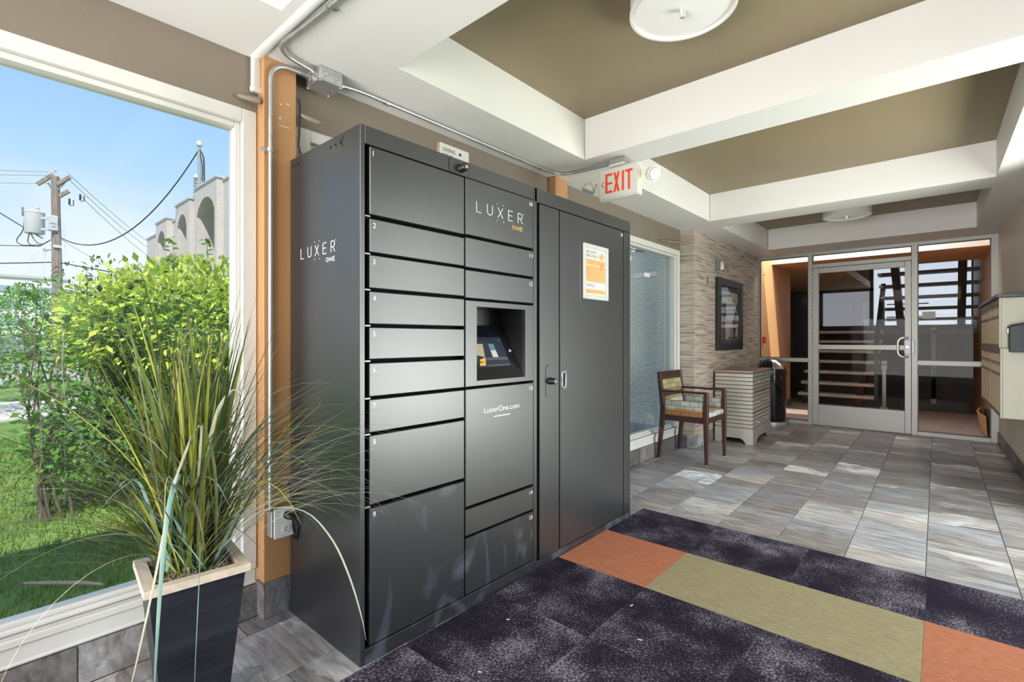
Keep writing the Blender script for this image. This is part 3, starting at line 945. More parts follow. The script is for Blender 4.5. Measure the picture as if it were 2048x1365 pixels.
# glazed aluminium partition at the far end
YP = 7.70
fr = MB()
fr.box(-2.09, 0.41, YP, YP + 0.10, 2.295, 2.38)        # head
fr.box(-2.09, -2.056, YP, YP + 0.10, 0, 2.30)
fr.box(-1.445, -1.395, YP, YP + 0.10, 0, 2.30)
fr.box(-0.349, -0.292, YP, YP + 0.10, 0, 2.30)
fr.box(0.344, 0.408, YP, YP + 0.10, 0, 2.30)
fr.box(-1.395, -0.349, YP, YP + 0.10, 2.122, 2.172)    # bar over the door
fr.box(-2.056, -1.445, YP, YP + 0.10, 0.850, 0.900)    # mid rails
fr.box(-0.292, 0.344, YP, YP + 0.10, 0.850, 0.902)
fr.box(-2.056, -1.445, YP, YP + 0.10, 0.0, 0.048)
fr.box(-0.292, 0.344, YP, YP + 0.10, 0.0, 0.048)
fr.box(-1.395, -0.349, YP + 0.01, YP + 0.10, 0.0, 0.006)
fm = fr.build('trim_1', M['aluminium'], origin=(-0.8, YP, 0), bevel=0.002)
struct(fm, 'aluminium framing of the glazed end partition', 'frame')
def pane(n, x0, x1, z0, z1, label):
    p = MB().box(x0, x1, YP + 0.045, YP + 0.051, z0, z1).build('window_%d' % n, M['glass_door'])
    struct(p, label, 'window')
    g = MB()
    for a in ((x0, x0 + 0.008, z0, z1), (x1 - 0.008, x1, z0, z1), (x0, x1, z0, z0 + 0.008), (x0, x1, z1 - 0.008, z1)):
        g.box(a[0], a[1], YP + 0.03, YP + 0.044, a[2], a[3])
    g.build('gasket', M['lock_black'], p)
pane(4, -2.056, -1.445, 0.900, 2.295, 'upper glass pane left of the glazed door')
pane(5, -2.056, -1.445, 0.048, 0.850, 'lower glass pane left of the glazed door')
pane(6, -1.395, -0.349, 2.172, 2.295, 'narrow transom pane above the glazed door')
pane(7, -0.292, 0.344, 0.902, 2.295, 'upper glass pane right of the glazed door')
pane(8, -0.292, 0.344, 0.048, 0.850, 'lower glass pane right of the glazed door')
# the door
dd = MB()
dd.box(-1.391, -1.322, YP + 0.005, YP + 0.055, 0.008, 2.118)
dd.box(-0.414, -0.352, YP + 0.005, YP + 0.055, 0.008, 2.118)
dd.box(-1.322, -0.414, YP + 0.005, YP + 0.055, 0.008, 0.281)
dd.box(-1.322, -0.414, YP + 0.005, YP + 0.055, 2.046, 2.118)
dr1 = dd.build('door_1', M['aluminium'], origin=(-0.87, YP + .03, 0), bevel=0.003)
struct(dr1, 'grey aluminium glazed door with push bar', 'door')
MB().box(-1.322, -0.414, YP + 0.026, YP + 0.034, 0.275, 2.05).build('glass', M['glass_door'], dr1)
MB().box(-1.33, -0.412, YP - 0.012, YP + 0.02, 1.026, 1.086).box(-1.335, -1.30, YP - .02, YP + .01, 1.02, 1.092).build('push_bar', M['aluminium'], dr1, bevel=0.004)
hd = bend([(-0.388, YP + 0.005, 1.175), (-0.388, YP - 0.055, 1.175), (-0.44, YP - 0.062, 1.175), (-0.476, YP - 0.062, 1.14), (-0.476, YP - 0.062, 0.985), (-0.44, YP - 0.062, 0.945), (-0.388, YP - 0.055, 0.945), (-0.388, YP + 0.005, 0.945)], 6, 0.03)
MB().tube(hd, 0.0125, 12).build('handle', M['chrome'], dr1, smooth=True)
lk = MB().box(-0.418, -0.353, YP - 0.018, YP + 0.006, 0.980, 1.150).box(-0.350, -0.318, YP - 0.016, YP + 0.004, 0.985, 1.147).build('lock_plate', M['steel_grey'], dr1, bevel=0.003)
MB().lathe([(0, -0.032), (0.013, -0.032), (0.017, -0.028), (0.017, -0.018)], (-0.386, YP, 1.066), 16, axis='y').build('lock_cylinder', M['chrome'], lk, smooth=True)
hg = MB()
for k in range(34):
    hg.box(-1.396, -1.388, YP - 0.006, YP + 0.006, 0.03 + k * 0.061, 0.03 + k * 0.061 + 0.045)
tag(hg.build('hinge', M['steel_grey'], dr1), kind='stuff')

# stair court beyond the glass
gc = MB().box(-2.3, 0.60, YP + 0.10, 10.45, -0.12, 0.0).build('floor_landing', M['concrete'])
struct(gc, 'bare concrete landing beyond the glazed door', 'floor')
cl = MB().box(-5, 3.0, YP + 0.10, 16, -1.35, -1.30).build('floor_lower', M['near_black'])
struct(cl, 'dark floor of the stair court below the landing', 'floor')
ow = MB().prism([(-2.16, YP + 0.02), (-2.06, YP + 0.02), (-2.10, 9.75), (-2.20, 9.75)], 'z', -1.3, 3.3).build('wall_court_left', M['wall_orange'])
struct(ow, 'sunlit orange wall beyond the left glass pane', 'wall')
MB().prism([(-2.058, 7.82), (-2.046, 7.82), (-2.085, 9.75), (-2.097, 9.75)], 'z', 0.0, 0.13).build('tile', M['base_tile'], ow)
MB().lathe([(0, 0), (.012, 0), (.012, .01), (0, .01)], (-2.066, 7.98, 2.12), 12, axis='x').build('wall_stud', M['steel_grey'], ow)
rw2 = MB().prism([(0.385, YP + 0.02), (0.50, YP + 0.02), (0.47, 14.0), (0.355, 14.0)], 'z', -1.3, 3.2).build('wall_court_right', M['wall_orange'])
struct(rw2, 'orange wall of the stair court on the right', 'wall')
so = MB().box(-3.4, 0.40, 8.50, 9.85, 2.32, 2.46).box(-3.4, -1.35, 9.85, 13.9, 2.32, 2.46).build('ceiling_court', M['wall_orange'])
struct(so, 'orange soffit over the stair landing', 'ceiling')
fa = MB().box(-3.4, 0.40, 8.44, 8.5, 2.32, 3.4).build('wall_fascia', M['frame_white'])
struct(fa, 'bright white fascia above the stair landing', 'wall')
rf = MB().box(-3.4, 0.6, 8.45, 14.2, 3.42, 3.5).build('ceiling_stair_sun_block', M['frame_white'])  # unseen roof added to block direct sun over the stairs
struct(rf, 'unseen roof added to keep sun off the stair court', 'ceiling')
lw2 = MB().box(-3.5, -3.4, 9.7, 14.0, -1.3, 3.4).build('wall_passage', M['wall_beige'])
struct(lw2, 'pale wall of the passage past the orange wall', 'wall')
MB().box(-3.4, -3.36, 10.6, 13.6, 1.62, 1.75).box(-3.4, -3.36, 10.6, 13.6, 2.0, 2.05).box(-3.4, -3.36, 12.2, 12.32, 1.62, 2.05).build('ledge', M['frame_white'], lw2)
bk = MB().box(-3.4, 0.5, 13.8, 13.95, -1.3, 0.9).box(-3.4, 0.5, 13.8, 13.95, 3.02, 3.42).box(-3.4, -2.35, 13.8, 13.95, 0.9, 3.02).build('wall_court_back', M['brown_dark'])
struct(bk, 'dark brown wall at the back of the stair court', 'wall')
MB().box(-2.35, 0.5, 13.78, 13.93, 0.9, 1.42).build('wall_dado', M['brown_dark'], bk)
MB().box(-1.10, -0.2, 13.74, 13.8, -0.1, 0.72).build('wall_recess', M['near_black'], bk)
MB().box(-0.30, -0.22, 13.74, 13.8, -0.2, 1.40).box(-0.62, -0.56, 13.74, 13.8, -0.2, 1.40).build('reflected_stile', M['beige_trim'], bk)  # pale bars imitating a door frame reflected in the glass
wf = MB()
for a in ((-2.36, -2.29, 1.40, 3.05), (-1.37, -1.30, 1.40, 3.05), (0.33, 0.40, 1.40, 3.05)):
    wf.box(a[0], a[1], 13.80, 13.90, a[2], a[3])
wf.box(-2.36, 0.40, 13.80, 13.90, 1.40, 1.47).box(-2.36, -1.30, 13.80, 13.90, 2.26, 2.33).box(-2.36, 0.4, 13.8, 13.9, 3.0, 3.05)
w9 = wf.build('window_9', M['rail_dark'])
struct(w9, 'dark-framed window behind the stairs', 'window')
MB().box(-2.29, -1.37, 13.84, 13.85, 1.47, 2.26).build('glass', M['glass_frost'], w9)
MB().box(-2.29, -1.37, 13.84, 13.85, 2.33, 3.0).build('panel', M['pink_panel'], w9)
MB().box(-1.30, 0.33, 13.84, 13.85, 1.47, 3.0).build('glass', M['glass_blue'], w9)
# ------------------------------------------------------------------ parcel locker
X0, XF_ = -2.10, -1.554
Y0, YS, Y1 = 0.947, 1.922, 2.909
ZT = 1.922
lo = empty('parcel_locker', (-1.83, 1.93, 0))
tag(lo, 'tall black steel parcel locker bank with numbered doors and a touch screen', 'locker')
DV = (0, 1, 0); UV = (0, 0, 1)
def lpart(name, *b, m='locker', bevel=0.0015):
    return MB().box(*b).build(name, M[m], lo, bevel=bevel)
sp_ = MB().box(X0, XF_, Y0, Y0 + 0.019, 0, ZT).build('side_panel', M['locker'], lo, bevel=0.0015)
lpart('side_panel', X0, XF_, Y1 - 0.019, Y1, 0, ZT)
lpart('side_panel', X0, XF_, YS - 0.008, YS + 0.020, 0, ZT - 0.001)
lpart('top_panel', X0, XF_ - 0.02, Y0 + 0.019, Y1 - 0.019, ZT - 0.02, ZT - 0.001)
lpart('fascia', XF_ - 0.02, XF_, Y0 + 0.0195, YS - 0.002, 1.857, ZT)
lpart('fascia', XF_ - 0.02, XF_, YS + 0.0025, Y1 - 0.0195, 1.850, ZT)
lpart('plinth', XF_ - 0.02, XF_ + 0.002, Y0 + 0.0195, YS - 0.002, 0, 0.056, m='locker_scuffed')
lpart('plinth', XF_ - 0.02, XF_ + 0.002, YS + 0.0025, Y1 - 0.0195, 0, 0.042, m='locker_scuffed')
ca = MB()
ca.box(X0 + 0.004, -1.605, Y0 + 0.019, 1.455, 0.02, 1.90)
ca.box(X0 + 0.004, -1.605, 1.915, Y1 - 0.019, 0.02, 1.90)
ca.box(X0 + 0.004, -1.605, 1.455, 1.915, 0.02, 0.95)
ca.box(X0 + 0.004, -1.605, 1.455, 1.915, 1.335, 1.90)
ca.box(X0 + 0.004, -1.76, 1.455, 1.915, 0.95, 1.335)
ca.build('carcass', M['locker_dark'], lo)
lpart('door_strip', XF_ - 0.02, XF_ - 0.001, 2.826, Y1 - 0.0195, 0.044, 1.848)
def ldoor(y0, y1, z0, z1, num, side, m='locker'):
    d = MB().box(XF_ - 0.030, XF_, y0, y1, z0, z1).build('door', M[m], lo, bevel=0.0025)
    if num:
        h = 0.019
        if side == 'L':
            text(num, 'lettering', M['print_white'], d, (XF_, y0 + 0.012, z1 - 0.014 - h), DV, UV, height=h)
        else:
            w_ = 0.011 * len(num) + 0.002
            text(num, 'lettering', M['print_white'], d, (XF_, y1 - 0.006 - w_, z1 - 0.016 - h), DV, UV, height=h, width=w_)
    # small hinge lug in the slot
    return d
zA = [(1.608, 1.853), (1.473, 1.594), (1.344, 1.463), (1.215, 1.332), (1.088, 1.203), (0.954, 1.074), (0.825, 0.943), (0.565, 0.814), (0.060, 0.552)]
for i, (a, b) in enumerate(zA):
    ldoor(0.986, 1.446, a, b, str(i + 1), 'L', 'locker_scuffed' if i >= 8 else 'locker')
    if i < 8:
        MB().box(XF_ - 0.02, XF_ - 0.003, 0.968, 0.990, a - 0.009, a - 0.004).build('hinge_pin', M['steel_grey'], lo)
zB = [('10', 1.611, 1.855), ('11', 1.470, 1.599), ('12', 1.338, 1.459), ('13', 0.438, 0.944), ('14', 0.313, 0.426), ('15', 0.060, 0.302)]
doorsB = {}
for n_, a, b in zB:
    doorsB[n_] = ldoor(1.453, 1.913, a, b, n_, 'R', 'locker_scuffed' if n_ == '15' else 'locker')
lpart('lock_panel', XF_ - 0.030, XF_, 1.964, 2.129, 0.044, 1.846)
bd = ldoor(2.138, 2.818, 0.044, 1.846, '16', 'R')
# screen bay: bezel with a real recess and a sloping face
bz = MB()
for a in ((1.453, 1.520, 0.956, 1.327), (1.850, 1.913, 0.956, 1.327), (1.520, 1.850, 0.956, 0.977), (1.520, 1.850, 1.304, 1.327)):
    bz.box(XF_ - 0.02, XF_, *a)
bz = bz.build('screen_bezel', M['locker'], lo)
rc = MB()
rc.box(-1.745, XF_ - 0.02, 1.512, 1.520, 0.965, 1.312).box(-1.745, XF_ - 0.02, 1.850, 1.858, 0.965, 1.312)
rc.box(-1.745, XF_ - 0.02, 1.520, 1.850, 1.304, 1.312).box(-1.745, -1.735, 1.520, 1.850, 0.965, 1.304)
rc.build('screen_recess', M['lock_black'], lo)
sx = Vector((-0.138, 0, 0.25)).normalized()
P0 = Vector((-1.560, 0, 0.976)); SL = 0.2856
SN = Vector((0, 1, 0)).cross(sx)
sc_ = MB()
a, b = P0, P0 + sx * SL
sc_.hexa([(a.x, 1.52, a.z), (a.x - .012, 1.52, a.z - .006), (a.x - .012, 1.85, a.z - .006), (a.x, 1.85, a.z)],
         [(b.x, 1.52, b.z), (b.x - .012, 1.52, b.z - .006), (b.x - .012, 1.85, b.z - .006), (b.x, 1.85, b.z)])
scp = sc_.build('screen_face', M['black_gloss'], lo)
def S(y, t): return P0 + sx * (t * SL) + Vector((0, y, 0))
ds = MB(); ds.hexa([S(1.570, .22), S(1.788, .22), S(1.788, .775), S(1.570, .775)], [S(1.570, .22) + SN * .001, S(1.788, .22) + SN * .001, S(1.788, .775) + SN * .001, S(1.570, .775) + SN * .001])
dsp = ds.build('touch_screen', M['screen_blue'], lo)
def sq(name, m, *pts):
    q = MB()
    c = [S(y, t) + SN * .0011 for y, t in pts]
    q.add(c + [p + SN * .0006 for p in c], [tuple(range(len(c))), tuple(range(len(c), 2 * len(c)))])
    return q.build(name, M[m], dsp)
sq('screen_picture', 'screen_tan', (1.575, .645), (1.649, .645), (1.632, .40), (1.575, .45))
sq('screen_picture', 'print_gold', (1.579, .249), (1.617, .249), (1.632, .395), (1.594, .36))
sq('screen_picture', 'print_black', (1.583, .298), (1.612, .298), (1.614, .322), (1.585, .322))
sq('screen_picture', 'screen_teal', (1.684, .644), (1.722, .644), (1.722, .52), (1.685, .52))
sq('screen_picture', 'art_a', (1.685, .52), (1.722, .52), (1.722, .396), (1.685, .396))
sl_ = MB()
for t in (.375, .350, .245):
    yy = 1.630
    while yy < 1.780:
        w_ = rnd.uniform(.006, .016)
        c = [S(yy, t), S(min(yy + w_, 1.784), t), S(min(yy + w_, 1.784), t + .010), S(yy, t + .010)]
        c = [p + SN * .0012 for p in c]
        sl_.add(c, [(0, 1, 2, 3)])
        yy += w_ + .004
for y_, t in ((1.600, .765), (1.615, .765), (1.765, .705)):
    c = [S(y_, t) + SN * .0012, S(y_ + .013, t) + SN * .0012, S(y_ + .013, t + .012) + SN * .0012, S(y_, t + .012) + SN * .0012]
    sl_.add(c, [(0, 1, 2, 3)])
tag(sl_.build('lettering', M['print_grey'], dsp), kind='stuff')
cd = S(1.822, .507)
MB().tube([cd, cd + SN * .003], 0.007, 14).build('screen_button', M['print_white'], lo)
# locks
def lock(y, z, r=0.0165):
    k = MB().lathe([(0, 0), (r * 1.12, 0), (r * 1.12, .006), (r, .010), (r, .034), (r * .9, .037), (0, .037)], (XF_, y, z), 24, axis='x').build('lock', M['lock_black'], lo, smooth=True)
    q = MB()
    for dy, dz in ((-.006, .0035), (.002, .0035), (-.006, -.0035), (.002, -.0035)):
        q.box(XF_ + .0370, XF_ + .0376, y + dy, y + dy + .0055, z + dz - .0018, z + dz + .0018)
    tag(q.build('lettering', M['print_white'], k), kind='stuff')
lock(2.050, 0.943)
lock(1.425, 1.885, 0.0175)
gr = MB()
for p_ in (bend([(XF_ + .0004, 2.045, 1.026), (XF_ + .0004, 2.014, 1.024), (XF_ + .0004, 2.014, 0.868), (XF_ + .0004, 2.030, 0.862)], 5, .014),
           bend([(XF_ + .0004, 1.372, 1.920), (XF_ + .0004, 1.358, 1.910), (XF_ + .0004, 1.358, 1.872), (XF_ + .0004, 1.366, 1.859)], 4, .01)):
    gr.tube(p_, 0.0014, 6)
tag(gr.build('cover_joint', M['locker_dark'], lo), kind='stuff')
# recessed pull on the wide door
pl = MB()
n_ = 20
def ov(ry, rz, x, k):
    a = 2 * PI * k / n_
    c, s = math.cos(a), math.sin(a)
    e = 0.45
    return (x, 2.172 + ry * math.copysign(abs(c) ** e, c), 0.943 + rz * math.copysign(abs(s) ** e, s))
rings = [[ov(.022, .050, XF_ + .001, k) for k in range(n_)], [ov(.020, .048, XF_ + .006, k) for k in range(n_)], [ov(.013, .040, XF_ + .006, k) for k in range(n_)], [ov(.011, .036, XF_ + .0012, k) for k in range(n_)]]
vs = [p for r_ in rings for p in r_]
fs = []
for i in range(3):
    for k in range(n_):
        fs.append((i * n_ + k, i * n_ + (k + 1) % n_, (i + 1) * n_ + (k + 1) % n_, (i + 1) * n_ + k))
pl.add(vs, fs)
ph = pl.build('pull_handle', M['steel_grey'], bd, smooth=True)
MB().add([ov(.0112, .0365, XF_ + .0013, k) for k in range(n_)], [tuple(range(n_))]).build('pull_recess', M['locker_dark'], bd)
# printed marks
LET = {'L': [[(0, 1), (0, 0), (.9, 0)]],
       'U': [[(0, 1), (0, .32), (.12, .10), (.5, 0), (.88, .10), (1, .32), (1, 1)]],
       'X': [[(0, 1), (1, 0)], [(0, 0), (1, 1)]],
       'E': [[(.9, 1), (0, 1), (0, 0), (.9, 0)], [(0, .52), (.8, .52)]],
       'R': [[(0, 0), (0, 1), (.6, 1), (.92, .88), (.92, .62), (.6, .47), (0, .47)], [(.5, .47), (1, 0)]],
       'O': [[(.5 + .5 * math.cos(a * PI / 8), .5 + .5 * math.sin(a * PI / 8)) for a in range(17)]],
       'N': [[(0, 0), (0, 1), (1, 0), (1, 1)]]}
def logo(org, xd, W, H, parent, m_one):
    xd = Vector(xd); up = Vector(UV); nn = xd.cross(up); org = Vector(org)
    def P(u, v): return org + xd * (u * W) + up * (v * H) + nn * .0005
    lw = 0.105
    for ch, u in zip('LUXER', (0.0, .215, .435, .665, .885)):
        mb = MB()
        for st in LET[ch]:
            for i in range(len(st) - 1):
                mb.bar(P(u + st[i][0] * lw, st[i][1]), P(u + st[i + 1][0] * lw, st[i + 1][1]), .0025, .0008, up=nn)
        mb.build('letter', M['print_white'], parent)
    mb = MB()
    for u, v in ((.42, 1.32), (.555, 1.32), (.42, -.33), (.555, -.33), (1.01, 1.02)):
        mb.bar(P(u - .005, v), P(u + .005, v), .0034, .0008, up=nn)
    tag(mb.build('logo_dot', M['print_white'], parent), kind='stuff')
    for ch, u in zip('ONE', (.755, .845, .935)):
        m2 = MB()
        for st in LET[ch]:
            for i in range(len(st) - 1):
                m2.bar(P(u + st[i][0] * .058, -.78 + st[i][1] * .36), P(u + st[i + 1][0] * .058, -.78 + st[i + 1][1] * .36), .0027, .0008, up=nn)
        m2.build('letter', M[m_one], parent)
logo((XF_, 1.518, 1.720), DV, 0.315, 0.046, doorsB['10'], 'print_gold')
logo((-2.002, Y0, 1.490), (1, 0, 0), 0.277, 0.042, sp_, 'paper')
text('LuxerOne.com', 'lettering', M['print_white'], doorsB['13'], (XF_, 1.565, 0.830), DV, UV, width=0.239, height=0.024)
MB().box(XF_, XF_ + .0006, 1.629, 1.739, 0.806, 0.810).build('lettering', M['print_white'], doorsB['13'])
ho = MB()
for x in (-1.759, -1.722, -1.688, -2.07, -2.045, -2.02):
    ho.lathe([(0, 0), (.0055, 0), (.0055, -.0006), (0, -.0006)], (x, Y0, 1.889), 10, axis='y')
tag(ho.build('bolt_hole', M['locker_dark'], sp_), kind='stuff')
MB().tube([(-1.662 + .018 * math.cos(a), Y0 - .0003, 1.888 + .018 * math.sin(a)) for a in [PI * .6 + .08 * PI * i for i in range(11)]], .0013, 6).build('knockout', M['locker_dark'], sp_)

# notice in a snap frame on the wide door
nf = empty('delivery_notice', (XF_ + .006, 2.484, 1.39))
tag(nf, 'white snap frame with an orange delivery notice on the wide locker door', 'sign')
nb = MB()
for a in ((2.350, 2.374, 1.390, 1.708), (2.594, 2.618, 1.390, 1.708), (2.374, 2.594, 1.390, 1.414), (2.374, 2.594, 1.684, 1.708)):
    nb.box(XF_ + .0005, XF_ + .014, *a)
nb.build('frame', M['snap_frame'], nf, bevel=0.004)
pp = MB().box(XF_ + .0005, XF_ + .004, 2.374, 2.594, 1.414, 1.684).build('sheet', M['paper'], nf)
def bl_(m, y0, y1, z0, z1, t=.0046):
    return MB().box(XF_ + .004, XF_ + t, y0, y1, z0, z1).build('panel', M[m], pp)
bl_('print_orange', 2.376, 2.588, 1.590, 1.622)
bl_('print_orange', 2.376, 2.588, 1.492, 1.586)
bl_('print_orange', 2.376, 2.588, 1.425, 1.450)
text('DELIVERY', 'lettering', M['print_grey'], pp, (XF_ + .0045, 2.377, 1.655), DV, UV, width=.132, height=.018)
text('DRIVERS!', 'lettering', M['print_grey'], pp, (XF_ + .0045, 2.377, 1.632), DV, UV, width=.132, height=.018)
text('OFFICE', 'lettering', M['print_grey'], pp, (XF_ + .0045, 2.380, 1.462), DV, UV, width=.098, height=.019)
hnd = MB()
hnd.add([(XF_ + .0046, 2.525 + y, 1.628 + z) for y, z in ((0, .002), (.045, 0), (.05, .02), (.058, .032), (.045, .03), (.044, .047), (.034, .03), (.026, .05), (.022, .03), (.008, .044), (.012, .026), (-.006, .03))], [tuple(range(12))])
hnd.build('hand_symbol', M['print_orange'], pp)
MB().tube([(XF_ + .0048, 2.553 + .014 * math.cos(a * PI / 8), 1.588 + .014 * math.sin(a * PI / 8)) for a in range(17)], .0018, 6).build('number_ring', M['print_red'], pp)
text('1', 'lettering', M['print_red'], pp, (XF_ + .0048, 2.550, 1.580), DV, UV, height=.016)
sw = MB()
sw.tube([(XF_ + .0048, 2.385 + i * .007, 1.437 - .010 * math.sin(PI * i / 8)) for i in range(9)], [.001, .002, .0028, .003, .003, .0028, .002, .0016, .001], 6)
sw.build('swoosh', M['art_tan'], pp)
tl = MB()
for z, a, b in ((1.612, 2.38, 2.57), (1.602, 2.42, 2.55), (1.566, 2.38, 2.44), (1.553, 2.38, 2.43), (1.540, 2.38, 2.46), (1.520, 2.38, 2.42), (1.440, 2.46, 2.58), (1.432, 2.46, 2.49)):
    y = a
    while y < b:
        w_ = rnd.uniform(.006, .02)
        tl.box(XF_ + .0046, XF_ + .0049, y, min(y + w_, b), z, z + .0032)
        y += w_ + .004
tag(tl.build('text_line', M['art_tan'], pp), kind='stuff')

# ------------------------------------------------------------------ wall sign, conduits and boxes
ls = MB().box(XL + .0005, XL + .006, 1.812, 2.062, 2.02, 2.278).build('office_sign', M['art_tan'], origin=(XL, 1.935, 2.02))
tag(ls, 'white leasing office sign with a left arrow above the locker', 'sign')
MB().box(XL + .006, XL + .008, 1.83, 2.055, 2.03, 2.285).build('face', M['paper'], ls)
text('LEASING', 'lettering', M['print_black'], ls, (XL + .008, 1.852, 2.243), DV, UV, width=.094, height=.022)
text('OFFICE', 'lettering', M['print_black'], ls, (XL + .008, 1.852, 2.208), DV, UV, width=.076, height=.022)
MB().add([(XL + .0086, 1.972 + y, 2.252 + z) for y, z in ((0, 0), (.014, .012), (.014, .006), (.024, .006), (.024, -.006), (.014, -.006), (.014, -.012))], [tuple(range(7))]).build('arrow', M['print_black'], ls)

cu_ = empty('electrical_conduit', (-2.1, 0.868, 0.46))
tag(cu_, 'galvanised steel conduit running up the post and along the beam', 'conduit')
MB().tube(bend([(-2.103, 0.866, 0.455), (-2.103, 0.866, 2.310), (-2.088, 1.034, 2.306)], 14, 0.15), 0.0092, 12).build('conduit_run', M['galv'], cu_, smooth=True)
MB().tube(bend([(-2.048, 1.034, 2.309), (-2.02, 0.845, 2.322), (-1.80, 0.860, 2.322), (-0.7, 0.90, 2.322)], 10, 0.09), 0.0088, 12).build('conduit_run', M['galv'], cu_, smooth=True)
MB().tube(bend([(-2.060, 1.140, 2.305), (-2.062, 1.25, 2.318), (-2.070, 1.42, 2.323), (-2.078, 2.66, 2.323), (-2.06, 2.86, 2.323), (-1.83, 2.885, 2.323), (-1.66, 2.885, 2.318)], 10, 0.12), 0.0088, 12).build('conduit_run', M['galv'], cu_, smooth=True)
def strap(c, along, out):
    c = Vector(c); a = Vector(along); o = Vector(out); s = a.cross(o)
    mb = MB()
    pts = [c + s * (.0125 * math.cos(t)) + o * (.0125 * math.sin(t)) for t in [PI * i / 8 for i in range(9)]]
    for i in range(8):
        mb.bar(pts[i], pts[i + 1], .016, .0025, up=a.cross(pts[i + 1] - pts[i]))
    for sg in (1,):
        q = c + s * (sg * .022) - o * .006
        mb.bar(q - s * .012, q + s * .014, .016, .002, up=o)
        mb.tube([q + o * .001, q + o * .003], .0035, 8)
    return mb.build('strap', M['galv'], cu_, smooth=False)
strap((-2.105, 0.866, 1.943), (0, 0, -1), (1, 0, 0))
strap((-2.105, 0.866, 0.66), (0, 0, -1), (1, 0, 0))
strap((-2.073, 1.414, 2.323), (0, 1, 0), (0, 0, -1))
strap((-2.079, 2.648, 2.323), (0, 1, 0), (0, 0, -1))
strap((-1.63, 0.866, 2.322), (1, 0, 0), (0, 0, -1))
for c, d in (((-2.090, 1.012, 2.306), (.012, .03, 0)), ((-2.050, 1.010, 2.309), (0, .03, 0)), ((-2.060, 1.134, 2.306), (0, .035, 0))):
    MB().tube([c, Vector(c) + Vector(d)], .0125, 12).tube([Vector(c) + Vector(d) * .5, Vector(c) + Vector(d) * .5 - Vector((0, 0, .022))], .003, 6).build('connector', M['galv'], cu_, smooth=True)
jb = MB().box(-2.128, -2.010, 1.032, 1.138, 2.275, 2.334).build('junction_box', M['galv'], bevel=0.003)
tag(jb, 'square galvanised junction box under the beam beside the orange post', 'junction box')
MB().box(-2.131, -2.007, 1.029, 1.141, 2.270, 2.2755).build('cover_plate', M['galv'], jb, bevel=0.001)
sm = MB()
for x in (-2.122, -2.016):
    for y in (1.038, 1.132):
        sm.lathe([(0, 0), (.005, 0), (.004, -.003), (0, -.003)], (x, y, 2.270), 10)
tag(sm.build('screw', M['chrome'], jb), kind='stuff')
km = MB()
for y in (1.062, 1.108):
    km.tube([(-2.0095, y + .014 * math.cos(a * PI / 8), 2.306 + .014 * math.sin(a * PI / 8)) for a in range(17)], .0008, 5)
km.box(-2.0099, -2.0094, 1.05, 1.056, 2.284, 2.288).box(-2.0099, -2.0094, 1.10, 1.106, 2.284, 2.288)
tag(km.build('knockout', M['steel_grey'], jb), kind='stuff')

ob_ = MB().box(-2.1195, -2.075, 0.858, 0.945, 0.345, 0.452).build('outlet_box', M['galv'], bevel=0.002)
tag(ob_, 'square outlet box with a white double socket low on the orange post', 'outlet')
MB().box(-2.075, -2.069, 0.868, 0.962, 0.338, 0.462).build('cover_plate', M['outlet_white'], ob_, bevel=0.0015)
for z in (.428, .372):
    fc = MB().lathe([(0, 0), (.017, 0), (.017, .0016), (0, .0016)], (-2.069, 0.915, z), 20, axis='x').build('socket', M['outlet_white'], ob_)
    MB().box(-2.0676, -2.0670, 0.908, 0.910, z, z + .009).box(-2.0676, -2.0670, 0.919, 0.921, z, z + .008).lathe([(0, 0), (.0028, 0), (.0028, .0006), (0, .0006)], (-2.0676, 0.915, z - .008), 8, axis='x').build('socket_slot', M['print_black'], fc)
pc = empty('power_cord', (-2.05, 0.93, 0.43))
tag(pc, 'black power cord and plug in the outlet beside the locker', 'cord')
MB().tube([(-2.0665, .915, .430), (-2.050, .915, .430), (-2.040, .918, .428), (-2.030, .925, .423), (-2.024, .933, .416)], [.015, .0155, .014, .010, .006], 12).build('plug', M['black_plastic'], pc, smooth=True)
MB().tube(bend([(-2.024, .933, .416), (-2.020, .940, .405), (-2.03, .943, .335), (-2.07, .943, .36), (-2.075, .942, .50), (-2.10, .943, .52)], 8, .03), .004, 8).build('cable', M['black_plastic'], pc, smooth=True)
MB().tube(bend([(-2.025, .936, .412), (-2.018, .941, .385), (-2.035, .943, .318), (-2.082, .943, .34), (-2.085, .943, .47), (-2.11, .945, .56)], 8, .03), .0035, 8).build('cable', M['black_plastic'], pc, smooth=True)
tag(MB().tube(bend([(-2.114, .987, 2.20), (-2.108, .992, 2.18), (-2.110, .992, 2.06), (-2.13, .994, 1.99), (-2.09, 1.03, 1.90), (-2.07, 1.06, 1.926)], 8, .05), .0042, 8).build('data_cable', M['black_plastic'], smooth=True), 'thin black cable hanging from behind the post down to the locker top', 'cable')

# white painted raceway across the near beam and down beside the post
rcw = empty('wire_raceway', (-2.165, .832, 2.19))
tag(rcw, 'white painted wire raceway under the beam ending left of the orange post', 'raceway')
MB().prism([(.812 + .020 + .022 * math.cos(PI * i / 8), 2.336 - .011 * math.sin(PI * i / 8)) for i in range(9)], 'x', -2.168, -0.6).build('channel', M['white_paint'], rcw, smooth=True)
MB().box(-2.178, -2.152, .814, .850, 2.192, 2.335).build('drop_channel', M['frame_white'], rcw, bevel=0.006)
MB().box(-2.178, -2.149, .811, .853, 2.188, 2.215).build('end_fitting', M['frame_white'], rcw, bevel=0.006)

